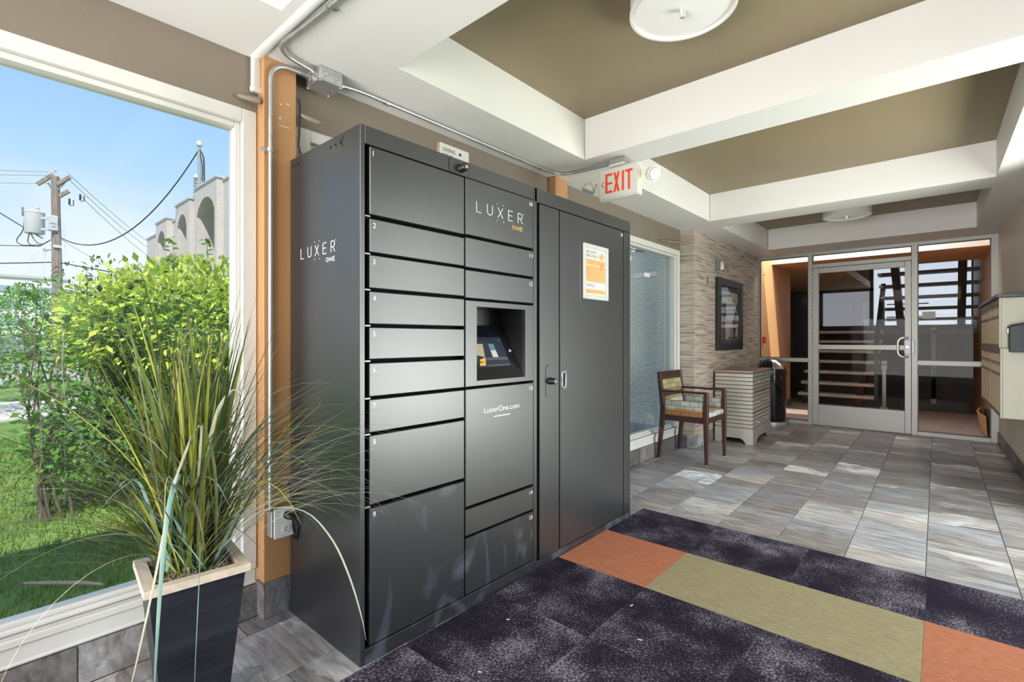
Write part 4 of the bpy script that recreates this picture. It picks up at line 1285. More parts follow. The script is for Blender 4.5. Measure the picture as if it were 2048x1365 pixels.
def peg(a, b, label, m='peg', r=(.010, .014)):
    a = Vector(a); b = Vector(b)
    o = MB().tube([a, a.lerp(b, .1), a.lerp(b, .85), b], [r[0] * .5, r[0], r[1], r[1] * .7], 10).build('wooden_peg', M[m], smooth=True)
    tag(o, label, 'peg', )
    return o
peg((-2.165, .760, 2.152), (-2.125, .836, 2.140), 'brown painted peg on the header band left of the orange post', 'band_brown')
peg((-2.115, .992, 2.137), (-2.09, 1.075, 2.118), 'brown painted peg on the header band right of the orange post', 'band_brown')
peg((-2.165, 4.66, 2.150), (-2.050, 5.14, 2.165), 'tan wooden peg sticking out beside the wallpapered corner', 'peg', (.008, .011))

# ------------------------------------------------------------------ exit sign
ex = empty('exit_sign', (-1.607, 2.875, 2.335))
tag(ex, 'white exit sign with red letters and two emergency lamp heads under the beam', 'exit sign')
MB().box(-1.665, -1.555, 2.835, 2.925, 2.300, 2.334).build('mount_box', M['galv'], ex, bevel=0.003)
MB().box(-1.668, -1.552, 2.830, 2.930, 2.282, 2.300).build('canopy', M['exit_white'], ex, bevel=0.004)
eb = MB().box(-1.752, -1.463, 2.848, 2.902, 2.078, 2.283).build('housing', M['exit_white'], ex, bevel=0.006)
fp = MB().box(-1.744, -1.471, 2.845, 2.849, 2.088, 2.275).build('face_plate', M['exit_white'], ex, bevel=0.001)
def stroke(mb, pts, w, y):
    for i in range(len(pts) - 1):
        mb.bar((pts[i][0], y, pts[i][1]), (pts[i + 1][0], y, pts[i + 1][1]), w, .0012, up=(0, 1, 0))
em = MB(); YE = 2.8448
zb_, zt_ = 2.118, 2.246
def L_(x): return x
em.box(-1.700, -1.684, YE - .0006, YE, zb_, zt_)
for a, b in ((zb_, zb_ + .016), (2.174, 2.188), (zt_ - .016, zt_)):
    em.box(-1.684, -1.648, YE - .0006, YE, a, b)
em.add([(x, YE - .0006, z) for x, z in ((-1.640, zb_), (-1.624, zb_), (-1.594, zt_), (-1.610, zt_))], [(0, 1, 2, 3)])
em.add([(x, YE - .0007, z) for x, z in ((-1.610, zb_), (-1.594, zb_), (-1.624, zt_), (-1.640, zt_))], [(0, 1, 2, 3)])
em.box(-1.579, -1.563, YE - .0006, YE, zb_, zt_)
em.box(-1.536, -1.520, YE - .0006, YE, zb_, zt_ - .014).box(-1.554, -1.502, YE - .0006, YE, zt_ - .016, zt_)
em.build('lettering', M['exit_red'], ex)
cm_ = MB(); stroke(cm_, [(-1.712, 2.199), (-1.728, 2.180), (-1.712, 2.161)], .006, YE)
cm_.build('chevron', M['exit_red'], ex)
for sg, bx in ((-1, -1.752), (1, -1.463)):
    ar = MB()
    ar.tube(bend([(bx, 2.875, 2.225), (bx + sg * .035, 2.875, 2.225), (bx + sg * .045, 2.875, 2.205)], 4, .012), .0045, 8)
    ar.tube(bend([(bx, 2.875, 2.175), (bx + sg * .035, 2.875, 2.175), (bx + sg * .045, 2.875, 2.195)], 4, .012), .0045, 8)
    ar.box(bx - .004, bx + .004, 2.86, 2.89, 2.15, 2.25)
    ar.build('lamp_arm', M['cream_plastic'], ex, smooth=True)
    MB().lathe([(0, -.016), (.015, -.016), (.017, 0), (.015, .016), (0, .016)], (bx + sg * .050, 2.872, 2.200), 14, axis='y').build('lamp_joint', M['cream_plastic'], ex, smooth=True)
    c = Vector((bx + sg * .080, 2.860, 2.190))
    dv = Vector((-.35, -.25, -.90) if sg < 0 else (.80, -.40, -.40)).normalized()
    h = MB().tube([c - dv * .026, c - dv * .022, c - dv * .006, c + dv * .014, c + dv * .028], [.010, .026, .039, .044, .045], 20).build('lamp_head', M['exit_white'], ex, smooth=True)
    MB().tube([c + dv * .0275, c + dv * .034, c + dv * .037], [.041, .036, .014], 20).build('lamp_lens', M['diffuser_dull'], h, smooth=True)

# ------------------------------------------------------------------ drum ceiling lights
def drum(x, y, zb, label, r=.212):
    d = empty('drum_light', (x, y, ZC))
    tag(d, label, 'ceiling light', 'drum lights in the ceiling coffers')
    MB().lathe([(r, 0), (r, ZC - zb - .004), (r - .004, ZC - zb - .004), (r - .004, 0), (r, 0)], (x, y, zb), 64).build('drum_shade', M['shade_white'], d, smooth=True)
    MB().lathe([(r + .0035, 0), (r + .0035, .012), (r - .006, .012), (r - .006, 0), (r + .0035, 0)], (x, y, zb - .002), 64).build('rim', M['shade_white'], d, smooth=True)
    MB().lathe([(r - .006, .010), (r * .6, .004), (0, .001)], (x, y, zb), 48).build('diffuser', M['diffuser'], d, smooth=True)
    MB().lathe([(0, -.030), (.010, -.030), (.012, -.026), (.012, -.006), (.016, .0), (.016, .003), (0, .003)], (x, y, zb), 20).build('finial', M['silver'], d, smooth=True)
drum(-0.815, 1.965, 2.50, 'white drum ceiling light with a metal finial in the near brown coffer', .206)
drum(-0.80, 6.13, 2.435, 'white drum ceiling light half hidden in the farthest brown coffer')

# ------------------------------------------------------------------ armchair
ac = empty('armchair', (-1.90, 4.80, 0))
tag(ac, 'dark wood armchair with patterned upholstery under the far window', 'chair')
def leg(pts, w, name='leg', parent=ac):
    mb = MB()
    for i in range(len(pts) - 1):
        pass
    rings = []
    for (x, y, z), (wx, wy) in zip(pts, w):
        rings.append([(x - wx / 2, y - wy / 2, z), (x + wx / 2, y - wy / 2, z), (x + wx / 2, y + wy / 2, z), (x - wx / 2, y + wy / 2, z)])
    vs = [p for r_ in rings for p in r_]
    fs = [(3, 2, 1, 0), tuple(range(len(vs) - 4, len(vs)))]
    for i in range(len(rings) - 1):
        for k in range(4):
            fs.append((i * 4 + k, i * 4 + (k + 1) % 4, (i + 1) * 4 + (k + 1) % 4, (i + 1) * 4 + k))
    mb.add(vs, fs)
    return mb.build(name, M['dark_wood'], parent, bevel=0.002)
for yy in (4.565, 5.045):
    sg = 1 if yy < 4.8 else -1
    l1 = leg([(-1.668, yy, .006), (-1.672, yy, .43), (-1.672, yy, .672)], [(.026, .026), (.042, .040), (.036, .034)])
    l2 = leg([(-2.135, yy, .006), (-2.090, yy, .40), (-2.085, yy, .50), (-2.128, yy, .842)], [(.028, .026), (.046, .034), (.046, .034), (.030, .030)])
    for l_, x in ((l1, -1.668), (l2, -2.135)):
        MB().lathe([(0, 0), (.009, 0), (.009, .007), (0, .007)], (x, yy, 0), 12).build('foot_glide', M['rubber_white'], l_)
    MB().bar((-2.105, yy, .662), (-1.655, yy, .662), .036, .020).build('armrest', M['dark_wood'], ac, bevel=0.003)
    MB().bar((-2.09, yy, .405), (-1.68, yy, .405), .024, .050).build('seat_rail', M['dark_wood'], ac, bevel=0.002)
    MB().box(-2.062, -1.698, yy - .013, yy + .013, .432, .578).build('side_cushion', M['fabric'], ac, bevel=0.008, seg=2)
MB().bar((-1.675, 4.575, .405), (-1.675, 5.035, .405), .024, .050).build('seat_rail', M['dark_wood'], ac, bevel=0.002)
MB().bar((-2.08, 4.575, .405), (-2.08, 5.035, .405), .024, .050).build('seat_rail', M['dark_wood'], ac, bevel=0.002)
sc2 = MB(); sc2.box(-2.075, -1.662, 4.588, 5.022, .425, .478)
sc2.build('seat_cushion', M['seat_fabric'], ac, bevel=0.02, seg=3, smooth=True)
def back_x(z): return -2.085 - (z - .5) / .342 * .043
def backbox(z0, z1, t0, t1, name, m, bv=.003, inset=.02):
    mb = MB()
    mb.hexa([(back_x(z0) - t0, 4.565 + inset, z0), (back_x(z0) + t1, 4.565 + inset, z0), (back_x(z0) + t1, 5.045 - inset, z0), (back_x(z0) - t0, 5.045 - inset, z0)],
            [(back_x(z1) - t0, 4.565 + inset, z1), (back_x(z1) + t1, 4.565 + inset, z1), (back_x(z1) + t1, 5.045 - inset, z1), (back_x(z1) - t0, 5.045 - inset, z1)])
    return mb.build(name, M[m], ac, bevel=bv)
backbox(.765, .842, .013, .012, 'top_rail', 'dark_wood')
backbox(.640, .768, .010, .020, 'back_cushion', 'fabric', .008, .03)
backbox(.600, .642, .012, .010, 'back_rail', 'dark_wood')
backbox(.500, .602, .010, .016, 'back_cushion', 'fabric', .008, .03)

# ------------------------------------------------------------------ slatted dresser
dx0, dy0 = -1.618, 5.79
ds_ = empty('dresser', (dx0, dy0, 0))
tag(ds_, 'silver slatted chest of drawers with round knobs against the wallpapered wall', 'dresser')
DW, DD, DH = .395, .86, .805
def db(name, m, x0, x1, y0, y1, z0, z1, bevel=.002, parent=None):
    return MB().box(dx0 + x0, dx0 + x1, dy0 + y0, dy0 + y1, z0, z1).build(name, M[m], parent or ds_, bevel=bevel)
db('carcass', 'dresser_gap', -DW + .012, -.012, .012, DD - .012, .07, .78, 0)
db('top', 'dresser_top', -DW - .004, .006, -.006, DD + .006, .786, .808, .003)
ns = 15
zz0, zz1 = .135, .782
st = (zz1 - zz0) / ns
gapz = {2: (-.30, -.08), 3: (-.34, -.05), 4: (-.30, -.02)}
for i in range(ns):
    a = zz0 + i * st
    db('slat', 'dresser', -DW, -.001, -.004, .010, a + .002, a + st - .005)
    db('slat', 'dresser', -.010, .004, -.002, DD, a + .002, a + st - .005)
# scalloped base boards with bracket feet
def scallop(L):
    return [(0, 0), (L * .17, 0), (L * .19, .02), (L * .25, .045), (L * .32, .06), (L * .68, .06), (L * .75, .045), (L * .81, .02), (L * .83, 0), (L, 0), (L, .140), (0, .140)]
MB().prism([(dx0 - DW + p[0], p[1]) for p in scallop(DW)], 'y', dy0 - .006, dy0 + .012).build('base_board', M['dresser'], ds_)
MB().prism([(dy0 + p[0], p[1]) for p in scallop(DD)], 'x', dx0 - .012, dx0 + .006).build('base_board', M['dresser'], ds_)
db('back_foot', 'dresser', -DW, -DW + .03, DD - .05, DD, 0, .14)
for z in (.685, .455, .225):
    for yy in (.22, .64):
        kb = MB().lathe([(0, 0), (.006, 0), (.006, .016), (.015, .020), (.017, .028), (.010, .035), (0, .036)], (dx0 + .004, dy0 + yy, z), 16, axis='x').build('knob', M['chrome'], ds_, smooth=True)
for z in (.345, .575):
    db('drawer_gap', 'lock_black', -.004, .0046, .02, DD - .02, z - .0035, z + .0035, 0)
ds_.rotation_euler = (0, 0, math.radians(2.4))

# ------------------------------------------------------------------ waste bin
tb = empty('waste_bin', (-1.835, 7.435, 0))
tag(tb, 'glossy black dome-topped waste bin beside the glazed partition', 'bin')
R_ = .180
c0 = (-1.835, 7.435, 0)
MB().lathe([(R_ - .004, 0), (R_ + .002, .002), (R_ + .002, .045), (R_ - .003, .048), (0, .048)], c0, 48).build('base_ring', M['silver'], tb, smooth=True)
MB().lathe([(0, .049), (R_ - .003, .049), (R_ - .002, .052), (R_ - .002, .690), (0, .690)], c0, 48).build('body', M['black_gloss'], tb, smooth=True)
MB().lathe([(R_ + .004, .676), (R_ + .006, .690), (R_ + .004, .704), (R_ + .001, .712)], c0, 48).build('collar', M['black_gloss'], tb, smooth=True)
MB().lathe([(R_ + .001, .712)] + [((R_ + .001) * math.cos(a), .715 + .180 * math.sin(a)) for a in [PI / 2 * i / 10 for i in range(11)]], c0, 48).build('dome_lid', M['black_gloss'], tb, smooth=True)
# push flap: a bright patch of the dome facing the door and the room
fv = []
fn = 8
for i in range(fn + 1):
    for j in range(fn + 1):
        th = math.radians(14 + 50 * i / fn); ph_ = math.radians(-72 + 58 * j / fn)
        rr = R_ + .005
        fv.append((c0[0] + rr * math.cos(th) * math.cos(ph_), c0[1] + rr * math.cos(th) * math.sin(ph_), .716 + .184 * math.sin(th)))
ff = [(i * (fn + 1) + j, i * (fn + 1) + j + 1, (i + 1) * (fn + 1) + j + 1, (i + 1) * (fn + 1) + j) for i in range(fn) for j in range(fn)]
MB().add(fv, ff).build('flap', M['chrome'], tb, smooth=True)
MB().lathe([(0, 0), (.014, 0), (.014, .003), (0, .003)], (c0[0] + R_ * .80, c0[1] - R_ * .60, .655), 12, axis='x').build('badge', M['silver'], tb)

# ------------------------------------------------------------------ picture, sconce, switch
def wallx(y, o=0.0): return XW(y) + o
pf = empty('picture_frame', (XW(6.3), 6.3, 1.04))
tag(pf, 'black-framed abstract collage print on the wallpapered wall above the dresser', 'picture')
def wp_box(mb, y0, y1, z0, z1, o0, o1):
    mb.hexa([(wallx(y0, o0), y0, z0), (wallx(y0, o1), y0, z0), (wallx(y1, o1), y1, z0), (wallx(y1, o0), y1, z0)],
            [(wallx(y0, o0), y0, z1), (wallx(y0, o1), y0, z1), (wallx(y1, o1), y1, z1), (wallx(y1, o0), y1, z1)])
    return mb
pa, pb, pz0, pz1 = 5.86, 6.82, 1.03, 1.885
w_ = .085
fm_ = MB()
wp_box(fm_, pa, pa + w_, pz0, pz1, .001, .04); wp_box(fm_, pb - w_, pb, pz0, pz1, .001, .04)
wp_box(fm_, pa + w_, pb - w_, pz0, pz0 + w_, .001, .04); wp_box(fm_, pa + w_, pb - w_, pz1 - w_, pz1, .001, .04)
fm_.build('frame', M['lock_black'], pf, bevel=.004)
wp_box(MB(), pa + w_, pb - w_, pz0 + w_, pz1 - w_, .002, .012).build('mount', M['art_mat'], pf)
ar_ = wp_box(MB(), 6.07, 6.68, 1.16, 1.74, .012, .014).build('artwork', M['art_a'], pf)
for m_, pts in (('art_dark', [(6.07, 1.60), (6.20, 1.60), (6.22, 1.45), (6.16, 1.40), (6.07, 1.42)]), ('art_red', [(6.07, 1.42), (6.19, 1.40), (6.17, 1.30), (6.07, 1.30)]),
                ('art_dark', [(6.46, 1.36), (6.66, 1.64), (6.66, 1.50), (6.52, 1.32)]), ('art_red', [(6.50, 1.36), (6.66, 1.50), (6.66, 1.33), (6.50, 1.33)]),
                ('art_tan', [(6.28, 1.66), (6.55, 1.66), (6.55, 1.62), (6.28, 1.62)]), ('art_tan', [(6.38, 1.30), (6.46, 1.30), (6.44, 1.18), (6.36, 1.18)]),
                ('art_mat', [(6.07, 1.30), (6.18, 1.30), (6.20, 1.16), (6.07, 1.16)]), ('art_dark', [(6.30, 1.19), (6.66, 1.19), (6.66, 1.165), (6.30, 1.165)]),
                ('art_mat', [(6.46, 1.31), (6.62, 1.31), (6.56, 1.19), (6.48, 1.19)]), ('paper', [(6.26, 1.58), (6.50, 1.60), (6.46, 1.40), (6.30, 1.28)])):
    MB().add([(wallx(y, .0146), y, z) for y, z in pts], [tuple(range(len(pts)))]).build('shape', M[m_], ar_)
MB().tube([(wallx(6.42, .0152), 6.42 + .09 * math.cos(a * PI / 12), 1.50 + .09 * math.sin(a * PI / 12)) for a in range(13)], .002, 5).build('drawn_arc', M['art_dark'], ar_)
wp_box(MB(), pa + w_ - .004, pb - w_ + .004, pz0 + w_ - .004, pz1 - w_ + .004, .024, .026).build('glass', M['glass_clear'], pf)

sn = empty('wall_sconce', (XW(5.88), 5.88, 1.93))
tag(sn, 'square metal and glass wall sconce on the wallpaper above the picture', 'sconce')
wp_box(MB(), 5.80, 5.97, 1.945, 2.10, .001, .012).build('back_plate', M['chrome'], sn, bevel=.003)
wp_box(MB(), 5.845, 5.925, 1.965, 2.08, .012, .05).build('bracket', M['steel_grey'], sn, bevel=.003)
MB().tube([(wallx(5.885, .065), 5.885, 1.962), (wallx(5.885, .065), 5.885, 2.03), (wallx(5.885, .065), 5.885, 2.06)], [.022, .024, .014], 16).build('bulb', M['shade_white'], sn, smooth=True)
gs = MB()
wp_box(gs, 5.76, 6.01, 1.935, 2.11, .100, .106); wp_box(gs, 5.76, 5.766, 1.935, 2.11, .03, .100); wp_box(gs, 6.004, 6.01, 1.935, 2.11, .03, .100)
gs.build('glass_shade', M['glass_clear'], sn)
MB().tube([(wallx(5.885, .106), 5.885, 1.945), (wallx(5.885, .116), 5.885, 1.945)], .009, 12).build('finial', M['chrome'], sn)
tag(MB().tube([(wallx(5.60, .002), 5.60, 1.87), (wallx(5.605, .004), 5.605, 1.82), (wallx(5.59, .004), 5.592, 1.80), (wallx(5.6, .003), 5.60, 1.77)], .004, 6).build('wall_hook', M['lock_black'], smooth=True), 'small bent black hook in the wallpaper left of the picture', 'hook')

# ------------------------------------------------------------------ mailboxes on the right wall
def XM(y): return XR(y) - .165
def mail_unit(y0, y1, z0, z1, label, slab):
    r = empty('mailbox_unit', (XM((y0 + y1) / 2) + .08, (y0 + y1) / 2, z0))
    tag(r, label, 'mailbox')
    def hb(mb, a, b, z0_, z1_, o0, o1):
        return mb.hexa([(XM(a) + o0, a, z0_), (XR(a) - o1, a, z0_), (XR(b) - o1, b, z0_), (XM(b) + o0, b, z0_)], [(XM(a) + o0, a, z1_), (XR(a) - o1, a, z1_), (XR(b) - o1, b, z1_), (XM(b) + o0, b, z1_)])
    def fb(mb, a, b, z0_, z1_, t0, t1):
        return mb.hexa([(XM(a) - t1, a, z0_), (XM(a) + t0, a, z0_), (XM(b) + t0, b, z0_), (XM(b) - t1, b, z0_)], [(XM(a) - t1, a, z1_), (XM(a) + t0, a, z1_), (XM(b) + t0, b, z1_), (XM(b) - t1, b, z1_)])
    hb(MB(), y0, y1, z0, z1, .004, .001).build('cabinet', M['mail_white'], r, bevel=.002)
    t = MB()
    fb(t, y0, y1, z0, z0 + .022, .004, .006); fb(t, y0, y1, z1 - .045, z1, .004, .006)
    fb(t, y0, y0 + .03, z0 + .022, z1 - .045, .004, .006); fb(t, y1 - .03, y1, z0 + .022, z1 - .045, .004, .006)
    t.build('trim', M['mail_trim'], r)
    fb(MB(), y0 - .004, y0 + .022, z0, z1, -.001, .010).build('corner_trim', M['mail_white'], r)
    n = 11
    a0 = y0 + .034; wd = (y1 - y0 - .068 - .02) / n
    for i in range(n):
        a = a0 + i * wd + (.02 if i >= 5 else 0)
        d = fb(MB(), a + .003, a + wd - .003, z0 + .028, z1 - .050, .003, .007).build('door', M['mail_cream'], r, bevel=.002)
        zl = z0 + (z1 - z0) * .60
        q = MB()
        fb(q, a + wd * .34, a + wd * .66, zl - .005, zl + .022, -.0068, .0105)
        fb(q, a + wd * .30, a + wd * .70, zl + .078, zl + .108, -.0068, .0095)
        q.build('lock', M['print_black'], d)
        fb(MB(), a + wd * .33, a + wd * .67, zl + .083, zl + .090, -.0094, .0098).build('name_slot', M['paper'], d)
    if slab:
        hb(MB(), y0 - .03, y1 + .02, z1 + .0005, z1 + .028, -.03, .001).build('top_board', M['slab_black'], r, bevel=.003)
    return r
mail_unit(5.48, 7.18, 1.092, 1.488, 'upper bank of cream mailbox doors under a black top board', True)
mail_unit(5.40, 7.18, 0.545, 1.090, 'lower bank of cream mailbox doors hung beneath the other bank', False)
bx = empty('drop_box', (.39, 5.39, 1.06))
tag(bx, 'dark navy drop box with a sloping lid fixed to the end of the mailboxes', 'drop box')
mb = MB()
mb.prism([(.338, 1.062), (.455, 1.062), (.455, 1.285), (.350, 1.262), (.338, 1.250)], 'y', 5.31, 5.478)
mb.build('body', M['navy_box'], bx, bevel=.004)
MB().prism([(.330, 1.252), (.338, 1.252), (.352, 1.266), (.455, 1.289), (.455, 1.296), (.346, 1.273)], 'y', 5.305, 5.478).build('lid', M['navy_box'], bx)
MB().box(.330, .345, 5.40, 5.478, 1.205, 1.245).build('hasp', M['galv'], bx, bevel=.002)

# ------------------------------------------------------------------ carpet of square carpet tiles
cp = empty('carpet', (-0.6, 2.0, 0))
tag(cp, 'carpet of dark mottled squares crossed by an orange and beige stripe', 'carpet')
cth = .009
rotc = math.radians(0.6)
cc, cs = math.cos(rotc), math.sin(rotc)
meshes = {}
for k_ in ('carpet_dark', 'carpet_orange', 'carpet_beige'):
    o = MB().box(-.2499, .2499, -.2499, .2499, 0.0003, cth).build('carpet_square', M[k_], origin=(0, 0, 0), bevel=.0012)
    meshes[k_] = o.data
    bpy.data.objects.remove(o)
ox, oy = -1.548, 2.118     # corner of the orange square by the locker
for i in range(0, 5):
    for j in range(-7, 2):
        kind = 'carpet_dark'
        if j == 0:
            kind = ('carpet_orange', 'carpet_beige', 'carpet_beige', 'carpet_orange', 'carpet_beige')[i]
        lx, ly = (i + .5) * .4915, (j + .5) * .4955
        px, py = ox + lx * cc - ly * cs, oy + lx * cs + ly * cc
        if px + .12 > XR(py): continue
        o = bpy.data.objects.new('carpet_square', meshes[kind])
        C.objects.link(o)
        o.parent = cp
        o.location = Vector((px, py, rnd.uniform(-.0002, .0004))) - Vector((-0.6, 2.0, 0))
        o.rotation_euler = (0, 0, rotc + (PI / 2 if (i + j) % 2 and kind == 'carpet_dark' else 0))
        o.scale = (.4915 / .5, .4955 / .5, 1)
for x, y, a, l, lab in ((-.895, 1.735, .2, .018, 'white paper scrap lying on the dark carpet right of the beige stripe corner'), (-1.03, 1.93, 1.3, .016, 'short white thread scrap on the dark carpet below the orange square'),
                        (-1.36, 1.50, .7, .014, 'tiny pale scrap on the dark carpet by the locker plinth'), (-1.22, 1.20, .3, .012, 'tiny pale crumb on the nearest dark carpet square')):
    s = MB().bar((x, y, .011), (x + l * math.cos(a), y + l * math.sin(a), .012), .005, .0016).build('paper_scrap', M['paper'])
    tag(s, lab, 'litter')

# notice taped inside the right-hand glass
nt_ = MB().box(-.251, -.128, YP + .042, YP + .0445, 1.408, 1.492).build('notice_sheet', M['paper'])
tag(nt_, 'small white printed notice taped to the glass right of the door', 'notice')
q = MB()
for k in range(6):
    z = 1.478 - k * .011
    x = -.243 + (.01 if k % 2 else 0)
    while x < -.138:
        w_ = rnd.uniform(.004, .014)
        q.box(x, min(x + w_, -.136), YP + .0414, YP + .042, z, z + .004)
        x += w_ + .003
tag(q.build('text_line', M['print_grey'], nt_), kind='stuff')
# ------------------------------------------------------------------ stairs and fittings in the court
s1 = empty('stair_flight', (-1.5, 11.2, 0))
tag(s1, 'lower open flight of pale treads climbing away behind the glass door', 'stairs')
for i in range(7):
    yy = 10.30 + .27 * i; z = .19 * (i + 1)
    MB().box(-2.10, -0.96 - .004 * i, yy, yy + .28, z - .055, z).build('tread', M['tread'], s1, bevel=.006)
for x in (-1.98, -1.17):
    MB().bar((x, 10.30, .02), (x, 12.20, 1.28), .10, .20).build('stringer', M['stringer'], s1)
s2 = empty('stair_flight', (-.3, 11.5, 1.4))
tag(s2, 'upper open flight of dark treads rising back over the landing', 'stairs')
for i in range(9):
    yy = 12.20 - .27 * i; z = 1.57 + .196 * i
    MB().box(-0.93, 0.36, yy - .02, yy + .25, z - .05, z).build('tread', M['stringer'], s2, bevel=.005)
    MB().box(-0.985, -0.93, yy - .02, yy + .25, z - .05, z).build('lit_tread_end', M['tread'], s2, bevel=.005)  # light on the tread ends put into a paler colour
for x in (-.72, .155):
    MB().bar((x, 12.45, 1.36), (x, 10.1, 2.99), .11, .18).build('stringer', M['stringer'], s2)
ml = MB().box(-2.10, .36, 12.18, 13.7, 1.27, 1.345).build('floor_half_landing', M['stringer'])
struct(ml, 'dark half landing between the stair flights', 'floor')
hr = empty('handrail', (-.97, 11.2, .8))
tag(hr, 'dark timber handrail sloping up beside the lower stair flight', 'handrail')
MB().bar((-.925, 10.20, .98), (-.985, 12.20, 2.22), .075, .10).build('rail', M['rail_dark'], hr, bevel=.006)
for yy in (10.35, 12.15):
    zz = .98 + (yy - 10.2) * .62
    MB().bar((-.93 - (yy - 10.2) * .03, yy, zz - .95 if yy < 11 else zz - .9), (-.93 - (yy - 10.2) * .03, yy, zz), .05, .05).build('baluster', M['rail_dark'], hr)
for dz in (.35, .60):
    MB().bar((-.93, 12.15, 2.19 - dz), (-.30, 12.15, 2.19 - dz), .015, .02).build('guard_wire', M['rail_dark'], hr)
gp = empty('newel_post', (-.815, 10.2, 0))
tag(gp, 'slim grey metal post with a pale cap standing on the landing edge', 'post')
MB().box(-.84, -.79, 10.2, 10.25, 0, .66).build('shaft', M['steel_grey'], gp)
MB().box(-.85, -.78, 10.19, 10.26, .66, .73).box(-.85, -.78, 10.19, 10.26, .75, .80).build('cap', M['paper'], gp)
MB().box(-.87, -.76, 10.17, 10.28, 0, .03).build('base_plate', M['paper'], gp)
ra = MB().box(-2.062, -2.02, 7.865, 7.915, 1.10, 1.20).build('fire_alarm', M['print_red'], bevel=.004)
tag(ra, 'small red fire alarm call point on the orange wall', 'alarm')
MB().box(-2.0198, -2.017, 7.874, 7.906, 1.135, 1.152).build('pull_bar', M['paper'], ra)
ht = empty('wall_grille', (.36, 8.6, .0))
tag(ht, 'orange painted wall grille with its cover sprung open low beside the glass', 'grille')
hp = MB()
n_ = 10
prof = []
for k in range(n_ + 1):
    t = k / n_
    prof.append((.372 - .055 - .03 * math.sin(PI * t), 8.05 + 1.05 * t))
vs = []; 
for x, y in prof: vs.append((x, y, .02))
for x, y in prof: vs.append((x - .012 - .02 * math.sin(PI * (y - 8.05) / 1.05), y, .25))
for x, y in prof: vs.append((x + .012, y, .02))
for x, y in prof: vs.append((x - .02 * math.sin(PI * (y - 8.05) / 1.05), y, .25))
m_ = n_ + 1
fs = [(k, k + 1, m_ + k + 1, m_ + k) for k in range(n_)] + [(2 * m_ + k, 3 * m_ + k, 3 * m_ + k + 1, 2 * m_ + k + 1) for k in range(n_)] + [(m_ + k, m_ + k + 1, 3 * m_ + k + 1, 3 * m_ + k) for k in range(n_)] + [(k, 2 * m_ + k, 2 * m_ + k + 1, k + 1) for k in range(n_)]
fs += [(0, m_, 3 * m_, 2 * m_), (n_, 2 * m_ + n_, 3 * m_ + n_, m_ + n_)]
hp.add(vs, fs)
hp.build('cover', M['wall_orange'], ht)
MB().box(.34, .383, 8.06, 9.09, .03, .235).build('grille_core', M['near_black'], ht)
# ------------------------------------------------------------------ potted artificial grass
def blade_mesh(name, base, az, e0, L, bend_deg, w, mat_, nseg=9, twist=0.0, curl=1.3, lim=None):
    p = Vector(base); V = []; F = []
    for i in range(nseg + 1):
        t = i / nseg
        el = math.radians(max(e0 - bend_deg * t ** curl, -66))
        a = az + twist * t
        d = Vector((math.cos(el) * math.cos(a), math.cos(el) * math.sin(a), math.sin(el)))
        side = Vector((-math.sin(a), math.cos(a), 0))
        ww = w * (0.62 + 0.38 * min(1, t * 4)) * (1 - max(0, (t - .45) / .55) ** 1.6) + .0004
        n_up = side.cross(d)
        q = p.copy()
        if lim: q = lim(q)
        V += [tuple(q - side * ww / 2), tuple(q - n_up * ww * .18), tuple(q + side * ww / 2)]
        p = p + d * (L / nseg)
    for i in range(nseg):
        k = i * 3
        F += [(k, k + 1, k + 4, k + 3), (k + 1, k + 2, k + 5, k + 4)]
    return V, F
def add_blade(parent, V, F, m_, name='blade'):
    o = mesh_from(name, V, F, m_, parent, smooth=True)
    return o
